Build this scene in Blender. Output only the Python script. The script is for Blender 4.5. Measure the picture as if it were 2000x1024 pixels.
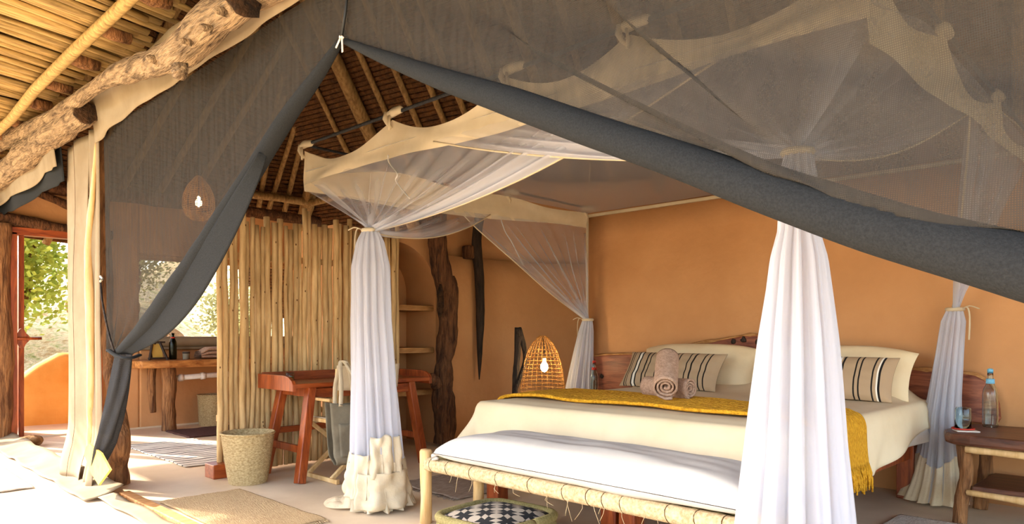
import bpy, bmesh, math, random
from math import sin, cos, pi, radians, sqrt, atan2, hypot
from mathutils import Vector, Matrix, noise as mnoise

for o in list(bpy.data.objects):
    bpy.data.objects.remove(o)
SC = bpy.context.scene
COL = SC.collection
random.seed(7)

# ------------------------------------------------------------------ camera
CAM_H = 1.12
cam_d = bpy.data.cameras.new('camera')
cam = bpy.data.objects.new('camera', cam_d)
COL.objects.link(cam)
cam.location = (0, 0, CAM_H)
cam.rotation_euler = (radians(90), 0, radians(45))
cam_d.sensor_width = 36.0
cam_d.lens = 25.2
cam_d.shift_y = 0.07
cam_d.clip_start = 0.05
cam_d.clip_end = 300
SC.camera = cam

# ------------------------------------------------------------------ world, sun, exposure
SUN_DIR = Vector((0.87, 0.42, -0.56)).normalized()      # direction the light travels
world = bpy.data.worlds.new('sky')
SC.world = world
world.use_nodes = True
wn = world.node_tree
wn.nodes.clear()
w_out = wn.nodes.new('ShaderNodeOutputWorld')
w_bg = wn.nodes.new('ShaderNodeBackground')
w_sky = wn.nodes.new('ShaderNodeTexSky')
w_sky.sky_type = 'NISHITA'
w_sky.sun_disc = False
w_sky.sun_elevation = radians(33)
w_sky.sun_rotation = atan2(-SUN_DIR.x, -SUN_DIR.y)
w_sky.air_density = 1.0
w_sky.dust_density = 2.5
w_sky.ozone_density = 1.0
w_mix = wn.nodes.new('ShaderNodeMixRGB')
w_mix.blend_type = 'MIX'
w_mix.inputs[0].default_value = 0.55
w_mix.inputs[2].default_value = (1.0, 0.93, 0.84, 1)     # bright hazy overcast component of the sky
w_bg.inputs['Strength'].default_value = 1.0
wn.links.new(w_sky.outputs[0], w_mix.inputs[1])
wn.links.new(w_mix.outputs[0], w_bg.inputs['Color'])
wn.links.new(w_bg.outputs[0], w_out.inputs['Surface'])

sun_d = bpy.data.lights.new('sun', 'SUN')
sun_d.energy = 7.5
sun_d.angle = radians(0.8)
sun_d.color = (1.0, 0.90, 0.74)
sun = bpy.data.objects.new('sun', sun_d)
COL.objects.link(sun)
sun.location = (-20, -10, 15)
sun.rotation_euler = SUN_DIR.to_track_quat('-Z', 'Y').to_euler()

SC.view_settings.view_transform = 'Standard'
SC.view_settings.look = 'None'
SC.view_settings.gamma = 1.0
SC.view_settings.use_curve_mapping = False
SC.view_settings.exposure = 1.36
SC.cycles.use_denoising = True
SC.cycles.transparent_max_bounces = 14
SC.cycles.max_bounces = 7
SC.cycles.diffuse_bounces = 5
SC.cycles.transmission_bounces = 6
SC.cycles.use_adaptive_sampling = True
SC.cycles.adaptive_threshold = 0.03
SC.cycles.sample_clamp_indirect = 6.0

# ------------------------------------------------------------------ survey helpers (photo px -> place)
FPX, CX, HY = 1400.0, 1000.0, 652.0
S2 = sqrt(0.5)
def onY(x, y, Y):
    r = (x - CX) / FPX
    X = Y * (r - 1) / (1 + r)
    return Vector((X, Y, CAM_H + (HY - y) / FPX * S2 * (Y - X)))
def onX(x, y, X):
    r = (x - CX) / FPX
    Y = X * (1 + r) / (r - 1)
    return Vector((X, Y, CAM_H + (HY - y) / FPX * S2 * (Y - X)))
def onZ(x, y, z=0.0):
    d = (CAM_H - z) * FPX / (y - HY)
    l = (x - CX) / FPX * d
    return Vector((S2 * (l - d), S2 * (l + d), z))
def camxy(lat, dep):
    return (S2 * (lat - dep), S2 * (lat + dep))

# ------------------------------------------------------------------ materials
def nt(name):
    m = bpy.data.materials.new(name)
    m.use_nodes = True
    t = m.node_tree
    t.nodes.clear()
    return m, t
def N(t, kind, **kw):
    n = t.nodes.new(kind)
    for k, v in kw.items():
        setattr(n, k, v)
    return n
def c4(c):
    return (c[0], c[1], c[2], 1.0)
def srgb(r, g, b):
    f = lambda v: (v / 255 / 12.92) if v / 255 <= 0.04045 else ((v / 255 + 0.055) / 1.055) ** 2.4
    return (f(r), f(g), f(b))
def coords(t, scale=(1, 1, 1), uv=False):
    tc = N(t, 'ShaderNodeTexCoord')
    mp = N(t, 'ShaderNodeMapping')
    mp.inputs['Scale'].default_value = scale
    t.links.new(tc.outputs['UV' if uv else 'Object'], mp.inputs['Vector'])
    return mp.outputs['Vector']
def noise_col(t, vec, sc, stops, detail=6, rough=0.6, dist=0.0):
    n = N(t, 'ShaderNodeTexNoise')
    n.inputs['Scale'].default_value = sc
    n.inputs['Detail'].default_value = detail
    n.inputs['Roughness'].default_value = rough
    n.inputs['Distortion'].default_value = dist
    t.links.new(vec, n.inputs['Vector'])
    r = N(t, 'ShaderNodeValToRGB')
    el = r.color_ramp.elements
    while len(el) < len(stops):
        el.new(0.5)
    for e, (p, c) in zip(el, stops):
        e.position = p
        e.color = c4(c)
    t.links.new(n.outputs['Fac'], r.inputs['Fac'])
    return r.outputs['Color'], n.outputs['Fac']
def mat(name, c1, c2, scale=(1, 1, 1), nsc=6.0, rough=0.8, bump=0.3, bsc=None, bdist=0.01, lo=0.35, hi=0.65,
        dist=0.0, detail=6, coat=0.0, trans=0.0, spec=0.3, uv=False, rnd=0.0, c3=None):
    m, t = nt(name)
    out = N(t, 'ShaderNodeOutputMaterial')
    p = N(t, 'ShaderNodeBsdfPrincipled')
    v = coords(t, scale, uv)
    stops = [(lo, c1), (hi, c2)] if c3 is None else [(lo, c1), ((lo + hi) / 2, c2), (hi, c3)]
    col, fac = noise_col(t, v, nsc, stops, detail=detail, dist=dist)
    if rnd > 0:
        oi = N(t, 'ShaderNodeObjectInfo')
        hs = N(t, 'ShaderNodeHueSaturation')
        mr = N(t, 'ShaderNodeMapRange')
        mr.inputs['To Min'].default_value = 1 - rnd
        mr.inputs['To Max'].default_value = 1 + rnd
        t.links.new(oi.outputs['Random'], mr.inputs['Value'])
        t.links.new(mr.outputs[0], hs.inputs['Value'])
        t.links.new(col, hs.inputs['Color'])
        col = hs.outputs['Color']
    t.links.new(col, p.inputs['Base Color'])
    p.inputs['Roughness'].default_value = rough
    p.inputs['Specular IOR Level'].default_value = spec
    if coat:
        p.inputs['Coat Weight'].default_value = coat
        p.inputs['Coat Roughness'].default_value = 0.3
    if bump:
        n2 = N(t, 'ShaderNodeTexNoise')
        n2.inputs['Scale'].default_value = bsc or nsc * 3
        n2.inputs['Detail'].default_value = 5
        t.links.new(v, n2.inputs['Vector'])
        b = N(t, 'ShaderNodeBump')
        b.inputs['Strength'].default_value = bump
        b.inputs['Distance'].default_value = bdist
        t.links.new(n2.outputs['Fac'], b.inputs['Height'])
        t.links.new(b.outputs[0], p.inputs['Normal'])
    sh = p.outputs[0]
    if trans:
        tr = N(t, 'ShaderNodeBsdfTranslucent')
        t.links.new(col, tr.inputs['Color'])
        mx = N(t, 'ShaderNodeMixShader')
        mx.inputs[0].default_value = trans
        t.links.new(sh, mx.inputs[1])
        t.links.new(tr.outputs[0], mx.inputs[2])
        sh = mx.outputs[0]
    t.links.new(sh, out.inputs['Surface'])
    return m
def netmat(name, col, opac=None, trans=0.5, weave=None):
    """open weave cloth: the share of threads comes from the mesh attribute 'gather' (how tightly the cloth is gathered)"""
    m, t = nt(name)
    out = N(t, 'ShaderNodeOutputMaterial')
    d = N(t, 'ShaderNodeBsdfDiffuse')
    tr = N(t, 'ShaderNodeBsdfTranslucent')
    tp = N(t, 'ShaderNodeBsdfTransparent')
    d.inputs['Color'].default_value = c4(col)
    tr.inputs['Color'].default_value = c4(col)
    mx = N(t, 'ShaderNodeMixShader')
    mx.inputs[0].default_value = trans
    t.links.new(d.outputs[0], mx.inputs[1])
    t.links.new(tr.outputs[0], mx.inputs[2])
    fx = N(t, 'ShaderNodeMixShader')
    t.links.new(tp.outputs[0], fx.inputs[1])
    t.links.new(mx.outputs[0], fx.inputs[2])
    if opac is None:
        a = N(t, 'ShaderNodeAttribute', attribute_name='gather')
        t.links.new(a.outputs['Fac'], fx.inputs[0])
    else:
        fx.inputs[0].default_value = opac
        if weave:
            v = coords(t, (1, 1, 1))
            acc = None
            for k, (dr, sc) in enumerate((('X', weave), ('Z', weave))):
                w = N(t, 'ShaderNodeTexWave', wave_type='BANDS', bands_direction=dr)
                w.inputs['Scale'].default_value = sc
                w.inputs['Distortion'].default_value = 0.6
                w.inputs['Detail'].default_value = 1.0
                t.links.new(v, w.inputs['Vector'])
                if acc is None:
                    acc = w.outputs['Fac']
                else:
                    mm = N(t, 'ShaderNodeMath', operation='MAXIMUM')
                    t.links.new(acc, mm.inputs[0])
                    t.links.new(w.outputs['Fac'], mm.inputs[1])
                    acc = mm.outputs[0]
            big = N(t, 'ShaderNodeTexNoise')
            big.inputs['Scale'].default_value = 3.0
            mp2 = N(t, 'ShaderNodeMapping')
            mp2.inputs['Scale'].default_value = (8, 8, 0.8)
            t.links.new(v, mp2.inputs['Vector'])
            t.links.new(mp2.outputs[0], big.inputs['Vector'])
            mr = N(t, 'ShaderNodeMapRange')
            mr.inputs['To Min'].default_value = opac - 0.09
            mr.inputs['To Max'].default_value = opac + 0.08
            t.links.new(acc, mr.inputs['Value'])
            ad = N(t, 'ShaderNodeMath', operation='MULTIPLY_ADD')
            t.links.new(big.outputs['Fac'], ad.inputs[0])
            ad.inputs[1].default_value = 0.16
            t.links.new(mr.outputs[0], ad.inputs[2])
            sb = N(t, 'ShaderNodeMath', operation='SUBTRACT', use_clamp=True)
            t.links.new(ad.outputs[0], sb.inputs[0])
            sb.inputs[1].default_value = 0.08
            t.links.new(sb.outputs[0], fx.inputs[0])
    t.links.new(fx.outputs[0], out.inputs['Surface'])
    return m
def glass(name, col, rough=0.02):
    m, t = nt(name)
    out = N(t, 'ShaderNodeOutputMaterial')
    p = N(t, 'ShaderNodeBsdfPrincipled')
    p.inputs['Base Color'].default_value = c4(col)
    p.inputs['Transmission Weight'].default_value = 1.0
    p.inputs['Roughness'].default_value = rough
    p.inputs['IOR'].default_value = 1.3
    t.links.new(p.outputs[0], out.inputs['Surface'])
    return m
def emit(name, col, s):
    m, t = nt(name)
    out = N(t, 'ShaderNodeOutputMaterial')
    e = N(t, 'ShaderNodeEmission')
    e.inputs['Color'].default_value = c4(col)
    e.inputs['Strength'].default_value = s
    t.links.new(e.outputs[0], out.inputs['Surface'])
    return m
def stripes(name, base, bands, axis=0, rough=0.9, bump=0.25, bsc=120, bscale=(1, 1, 1)):
    """printed / woven bands along one UV axis: bands = [(start, colour), ...] constant ramp"""
    m, t = nt(name)
    out = N(t, 'ShaderNodeOutputMaterial')
    p = N(t, 'ShaderNodeBsdfPrincipled')
    p.inputs['Roughness'].default_value = rough
    p.inputs['Specular IOR Level'].default_value = 0.15
    tc = N(t, 'ShaderNodeTexCoord')
    sp = N(t, 'ShaderNodeSeparateXYZ')
    t.links.new(tc.outputs['UV'], sp.inputs[0])
    r = N(t, 'ShaderNodeValToRGB')
    r.color_ramp.interpolation = 'CONSTANT'
    el = r.color_ramp.elements
    while len(el) < len(bands):
        el.new(0.5)
    for e, (q, c) in zip(el, bands):
        e.position = q
        e.color = c4(c)
    t.links.new(sp.outputs[axis], r.inputs['Fac'])
    t.links.new(r.outputs['Color'], p.inputs['Base Color'])
    v = coords(t, bscale)
    n2 = N(t, 'ShaderNodeTexNoise')
    n2.inputs['Scale'].default_value = bsc
    t.links.new(v, n2.inputs['Vector'])
    b = N(t, 'ShaderNodeBump')
    b.inputs['Strength'].default_value = bump
    b.inputs['Distance'].default_value = 0.003
    t.links.new(n2.outputs['Fac'], b.inputs['Height'])
    t.links.new(b.outputs[0], p.inputs['Normal'])
    t.links.new(p.outputs[0], out.inputs['Surface'])
    return m

K = {}
K['adobe'] = mat('ochre_plaster', srgb(190, 136, 88), srgb(206, 152, 102), nsc=1.7, rough=0.9, bump=0.35, bsc=9, bdist=0.02, lo=0.3, hi=0.7)
K['adobe_y'] = mat('yellow_plaster', srgb(214, 148, 66), srgb(228, 166, 84), nsc=2.5, rough=0.9, bump=0.3, bsc=9, bdist=0.02)
K['floor'] = mat('cement_screed', srgb(206, 182, 150), srgb(224, 202, 172), nsc=1.6, rough=0.55, bump=0.12, bsc=14, bdist=0.006, spec=0.35)
K['ground'] = mat('sandy_ground', srgb(196, 160, 112), srgb(222, 194, 150), nsc=2.0, rough=1, bump=0.6, bsc=14, bdist=0.05)
K['drygrass'] = mat('dry_grass', srgb(178, 146, 98), srgb(214, 192, 150), nsc=5.0, rough=1, bump=0.9, bsc=16, bdist=0.1, c3=srgb(150, 150, 84))
K['thatch'] = mat('reed_thatch', srgb(62, 38, 18), srgb(116, 76, 40), scale=(1, 1, 1), nsc=14, rough=0.95, bump=0.8, bsc=46, bdist=0.03, lo=0.3, hi=0.7)
K['rafter'] = mat('rafter_pole', srgb(112, 84, 48), srgb(160, 128, 82), scale=(6, 6, 1.2), nsc=5, rough=0.8, bump=0.3, bdist=0.01)
K['lath'] = mat('split_lath', srgb(116, 88, 48), srgb(196, 162, 100), scale=(14, 1.5, 14), nsc=3.2, rough=0.75, bump=0.4, bdist=0.006, rnd=0.22, lo=0.28, hi=0.66)
K['pole'] = mat('peeled_pole', srgb(174, 137, 86), srgb(218, 184, 132), scale=(9, 9, 1.1), nsc=3.2, rough=0.7, bump=0.3, bdist=0.006, rnd=0.16, lo=0.3, hi=0.66)
K['knot'] = mat('pole_knot', srgb(84, 54, 26), srgb(120, 82, 44), nsc=30, rough=0.85)
K['log'] = mat('weathered_log', srgb(84, 62, 42), srgb(178, 148, 112), scale=(1.6, 9, 9), nsc=3.0, rough=0.95, bump=1.0, bsc=8, bdist=0.05, dist=0.8, lo=0.32, hi=0.6)
K['logend'] = mat('charred_log_end', srgb(34, 22, 12), srgb(78, 52, 30), nsc=16, rough=1, bump=0.9, bdist=0.03)
K['bark'] = mat('dark_bark', srgb(56, 33, 20), srgb(128, 84, 52), scale=(9, 9, 1.4), nsc=3.0, rough=0.95, bump=1.0, bsc=7, bdist=0.04, dist=0.6, lo=0.34, hi=0.7)
K['trunk'] = mat('brown_trunk', srgb(92, 58, 34), srgb(160, 112, 70), scale=(8, 8, 1.2), nsc=3.0, rough=0.9, bump=0.9, bsc=7, bdist=0.03, dist=0.7)
K['black_wood'] = mat('black_branch', srgb(28, 22, 18), srgb(66, 50, 38), scale=(8, 8, 1.2), nsc=4, rough=0.85, bump=0.8, bdist=0.02)
K['red_wood'] = mat('red_hardwood', srgb(116, 46, 16), srgb(172, 84, 36), scale=(10, 10, 1.3), nsc=2.6, rough=0.4, bump=0.12, coat=0.25, dist=0.8)
K['red_wood_y'] = mat('red_hardwood_boards', srgb(116, 46, 16), srgb(168, 82, 36), scale=(10, 1.3, 10), nsc=2.6, rough=0.4, bump=0.12, coat=0.25, dist=0.8)
K['head_wood'] = mat('headboard_wood', srgb(102, 46, 28), srgb(160, 92, 62), scale=(1.2, 8, 9), nsc=2.4, rough=0.5, bump=0.2, coat=0.15, dist=1.2)
K['live_edge'] = mat('pale_sapwood_edge', srgb(150, 98, 52), srgb(196, 146, 90), scale=(2, 8, 8), nsc=5, rough=0.85, bump=0.5)
K['pale_wood'] = mat('pale_wood', srgb(196, 154, 96), srgb(226, 190, 136), scale=(8, 8, 1.2), nsc=3, rough=0.65, bump=0.2, bdist=0.005)
K['shelf_wood'] = mat('shelf_wood', srgb(150, 100, 52), srgb(204, 150, 92), scale=(8, 1.2, 8), nsc=3, rough=0.75, bump=0.4)
K['slab_wood'] = mat('counter_slab', srgb(138, 82, 38), srgb(206, 144, 80), scale=(7, 1.2, 7), nsc=3, rough=0.55, bump=0.4, dist=0.6)
K['dark_slab'] = mat('dark_live_edge_slab', srgb(66, 36, 24), srgb(112, 68, 46), scale=(1.4, 7, 7), nsc=3, rough=0.45, bump=0.25, coat=0.2)
K['rope'] = mat('palm_fibre_rope', srgb(166, 140, 100), srgb(204, 182, 144), nsc=60, rough=0.9, bump=0.5, bsc=90, bdist=0.006)
K['groove'] = mat('rope_groove', srgb(74, 56, 32), srgb(104, 80, 48), nsc=30, rough=1)
K['braid'] = mat('olive_braid', srgb(138, 124, 74), srgb(176, 160, 106), scale=(30, 30, 30), nsc=3, rough=0.95, bump=0.8, bsc=8, bdist=0.01)
K['basket'] = mat('palm_leaf_weave', srgb(156, 128, 84), srgb(204, 178, 130), scale=(14, 14, 30), nsc=4, rough=0.9, bump=0.8, bsc=10, bdist=0.006)
K['wicker'] = mat('wicker', srgb(176, 122, 58), srgb(218, 168, 96), nsc=12, rough=0.7, bump=0.2, trans=0.3)
K['canvas'] = mat('tan_canvas', srgb(150, 130, 102), srgb(168, 149, 121), nsc=3.0, rough=0.95, bump=0.12, bsc=60, bdist=0.004, trans=0.25)
K['cream'] = mat('cream_cotton', srgb(220, 202, 168), srgb(230, 214, 184), nsc=5.0, rough=0.95, bump=0.2, bsc=12, bdist=0.012, trans=0.3)
K['calico'] = mat('calico_cloth', srgb(214, 194, 160), srgb(226, 208, 178), nsc=5.0, rough=0.95, bump=0.5, bsc=14, bdist=0.02, trans=0.15)
K['bed_cream'] = mat('cream_bedspread', srgb(218, 197, 160), srgb(226, 207, 172), nsc=3.0, rough=0.95, bump=0.12, bsc=10, bdist=0.012)
K['pillow'] = mat('cream_pillow_cotton', srgb(228, 202, 158), srgb(236, 213, 172), nsc=3.0, rough=0.95, bump=0.2, bsc=7, bdist=0.02)
K['white'] = mat('white_linen', srgb(200, 193, 184), srgb(210, 204, 196), nsc=3.0, rough=0.95, bump=0.15, bsc=9, bdist=0.012)
K['bolster'] = mat('bolster_cotton', srgb(182, 174, 166), srgb(192, 185, 177), nsc=3.0, rough=0.95, bump=0.2, bsc=9, bdist=0.014)
K['mustard'] = mat('mustard_knit', srgb(200, 136, 16), srgb(238, 178, 46), scale=(20, 48, 20), nsc=2.5, rough=0.95, bump=1.0, bsc=2.2, bdist=0.025)
K['towel'] = mat('taupe_terry', srgb(166, 132, 108), srgb(196, 162, 138), nsc=60, rough=1, bump=1.0, bsc=110, bdist=0.008)
K['tote'] = mat('olive_grey_canvas', srgb(116, 106, 88), srgb(138, 128, 108), nsc=6, rough=0.95, bump=0.2, bsc=60, bdist=0.004)
K['black_rod'] = mat('black_rope_rod', srgb(26, 26, 28), srgb(52, 52, 56), nsc=60, rough=0.6, bump=0.6)
K['net'] = netmat('mosquito_net', (0.72, 0.725, 0.79), None, 0.45)
K['screen'] = netmat('charcoal_screen_mesh', (0.052, 0.045, 0.038), 0.81, 0.25, weave=75.0)
K['screen_roll'] = mat('charcoal_mesh_rolled', srgb(32, 33, 34), srgb(42, 43, 44), spec=0.1, scale=(60, 60, 60), nsc=3, rough=0.95, bump=0.6, bsc=6, bdist=0.004)
K['screen_tail'] = netmat('charcoal_screen_folded', (0.05, 0.05, 0.052), 0.88, 0.25, weave=75.0)
K['yellow_hem'] = mat('yellow_canvas_hem', srgb(216, 178, 84), srgb(230, 196, 108), nsc=6, rough=0.9, bump=0.1, trans=0.3)
K['metal'] = mat('zip_metal', srgb(190, 180, 165), srgb(215, 205, 190), nsc=20, rough=0.35, bump=0, spec=0.8)
K['white_pvc'] = mat('white_pvc_pipe', srgb(226, 216, 206), srgb(238, 230, 222), nsc=20, rough=0.4, bump=0)
K['rug_beige'] = mat('jute_rug', srgb(178, 146, 104), srgb(206, 176, 132), scale=(6, 40, 40), nsc=4, rough=1, bump=1.0, bsc=5, bdist=0.01)
K['rug_grey'] = mat('grey_rag_rug', srgb(132, 112, 96), srgb(190, 170, 150), scale=(50, 4, 40), nsc=3, rough=1, bump=1.0, bsc=5, bdist=0.01)
K['rug_white'] = mat('off_white_rug', srgb(176, 160, 142), srgb(216, 204, 188), scale=(40, 6, 40), nsc=4, rough=1, bump=1.0, bsc=5, bdist=0.01)
K['mat_dark'] = mat('plum_bath_mat', srgb(78, 50, 44), srgb(98, 66, 56), nsc=40, rough=1, bump=0.8)
K['wine'] = glass('dark_bottle_glass', (0.10, 0.13, 0.07))
K['glass'] = glass('clear_glass', (0.86, 0.95, 0.93))
K['glass_b'] = glass('blue_tint_glass', (0.72, 0.88, 0.92))
K['blue'] = mat('blue_neck_band', srgb(104, 166, 196), srgb(126, 184, 210), nsc=20, rough=0.6, bump=0)
K['red'] = mat('red_label', srgb(170, 44, 34), srgb(190, 60, 44), nsc=20, rough=0.6, bump=0)
K['dark'] = mat('dark_stain', srgb(40, 28, 20), srgb(64, 46, 34), nsc=10, rough=0.6, bump=0.2)
K['blackp'] = mat('black_plastic', srgb(18, 18, 18), srgb(30, 30, 30), nsc=10, rough=0.4, bump=0)
K['paper'] = mat('card', srgb(226, 214, 196), srgb(236, 226, 210), nsc=10, rough=0.8, bump=0)
K['rock'] = mat('brown_rock', srgb(120, 84, 50), srgb(168, 126, 80), nsc=8, rough=1, bump=0.9, bdist=0.03)
K['leaf'] = mat('yellow_green_leaf', srgb(140, 154, 58), srgb(190, 196, 92), nsc=3, rough=0.7, bump=0, trans=0.4)
K['leaf2'] = mat('grey_green_leaf', srgb(150, 146, 92), srgb(184, 176, 120), nsc=3, rough=0.8, bump=0, trans=0.4)
K['bulb'] = emit('lamp_bulb', (1.0, 0.78, 0.42), 22)
dk, lt, bs = srgb(34, 30, 28), srgb(232, 222, 204), srgb(176, 148, 116)
b1 = [(0.0, bs), (0.05, dk), (0.06, bs), (0.075, dk), (0.085, bs), (0.13, dk), (0.145, lt), (0.175, dk), (0.19, bs), (0.25, dk), (0.262, bs), (0.29, dk), (0.302, bs),
      (0.39, dk), (0.402, bs), (0.43, dk), (0.442, bs), (0.56, dk), (0.572, bs), (0.60, dk), (0.612, bs), (0.70, dk), (0.712, bs), (0.75, dk), (0.762, bs), (0.84, dk), (0.852, bs), (0.89, dk), (0.902, bs)]
K['stripe_a'] = stripes('striped_cushion_cloth', bs, b1)
b2 = [(0.0, bs), (0.03, dk), (0.045, bs), (0.06, lt), (0.08, bs), (0.36, dk), (0.375, bs), (0.40, dk), (0.412, lt), (0.43, dk), (0.445, bs), (0.58, dk), (0.592, lt), (0.612, bs), (0.625, dk), (0.637, bs), (0.73, dk), (0.74, bs), (0.765, dk), (0.775, bs), (0.86, dk), (0.872, bs), (0.895, lt), (0.91, dk), (0.922, bs)]
K['stripe_b'] = stripes('striped_cushion_cloth_wide', bs, b2)
mw, mb_ = srgb(214, 206, 194), srgb(60, 56, 54)
b3 = [(0.0, mw)]
q = 0.03
while q < 0.97 and len(b3) < 30:
    b3 += [(q, mb_), (q + 0.016, mw)]
    q += 0.066
K['mat_stripe'] = stripes('striped_cotton_mat', mw, b3[:31], axis=0, bsc=60)

def pattern_mat():
    m, t = nt('black_white_ikat')
    out = N(t, 'ShaderNodeOutputMaterial')
    p = N(t, 'ShaderNodeBsdfPrincipled')
    p.inputs['Roughness'].default_value = 0.95
    v = coords(t, (6, 6, 6))
    fr = N(t, 'ShaderNodeVectorMath', operation='FRACTION')
    t.links.new(v, fr.inputs[0])
    sb = N(t, 'ShaderNodeVectorMath', operation='SUBTRACT')
    sb.inputs[1].default_value = (0.5, 0.5, 0.5)
    t.links.new(fr.outputs[0], sb.inputs[0])
    ab = N(t, 'ShaderNodeVectorMath', operation='ABSOLUTE')
    t.links.new(sb.outputs[0], ab.inputs[0])
    sx = N(t, 'ShaderNodeSeparateXYZ')
    t.links.new(ab.outputs[0], sx.inputs[0])
    a1 = N(t, 'ShaderNodeMath', operation='MULTIPLY')
    t.links.new(sx.outputs[0], a1.inputs[0]); t.links.new(sx.outputs[1], a1.inputs[1])
    a2 = N(t, 'ShaderNodeMath', operation='ADD')
    t.links.new(sx.outputs[0], a2.inputs[0]); t.links.new(sx.outputs[1], a2.inputs[1])
    d1 = N(t, 'ShaderNodeMath', operation='SUBTRACT')
    t.links.new(sx.outputs[0], d1.inputs[0]); t.links.new(sx.outputs[1], d1.inputs[1])
    d2 = N(t, 'ShaderNodeMath', operation='ABSOLUTE'); t.links.new(d1.outputs[0], d2.inputs[0])
    pg = N(t, 'ShaderNodeMath', operation='PINGPONG'); pg.inputs[1].default_value = 0.17
    t.links.new(a2.outputs[0], pg.inputs[0])
    mxx = N(t, 'ShaderNodeMath', operation='MULTIPLY'); mxx.inputs[1].default_value = 0.55
    t.links.new(d2.outputs[0], mxx.inputs[0])
    ls = N(t, 'ShaderNodeMath', operation='LESS_THAN')
    t.links.new(pg.outputs[0], ls.inputs[0]); t.links.new(mxx.outputs[0], ls.inputs[1])
    mc = N(t, 'ShaderNodeMixRGB')
    mc.inputs[1].default_value = c4(srgb(186, 170, 150)); mc.inputs[2].default_value = c4(srgb(30, 28, 28))
    t.links.new(ls.outputs[0], mc.inputs[0])
    t.links.new(mc.outputs[0], p.inputs['Base Color'])
    t.links.new(p.outputs[0], out.inputs['Surface'])
    return m
K['ikat'] = pattern_mat()

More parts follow.
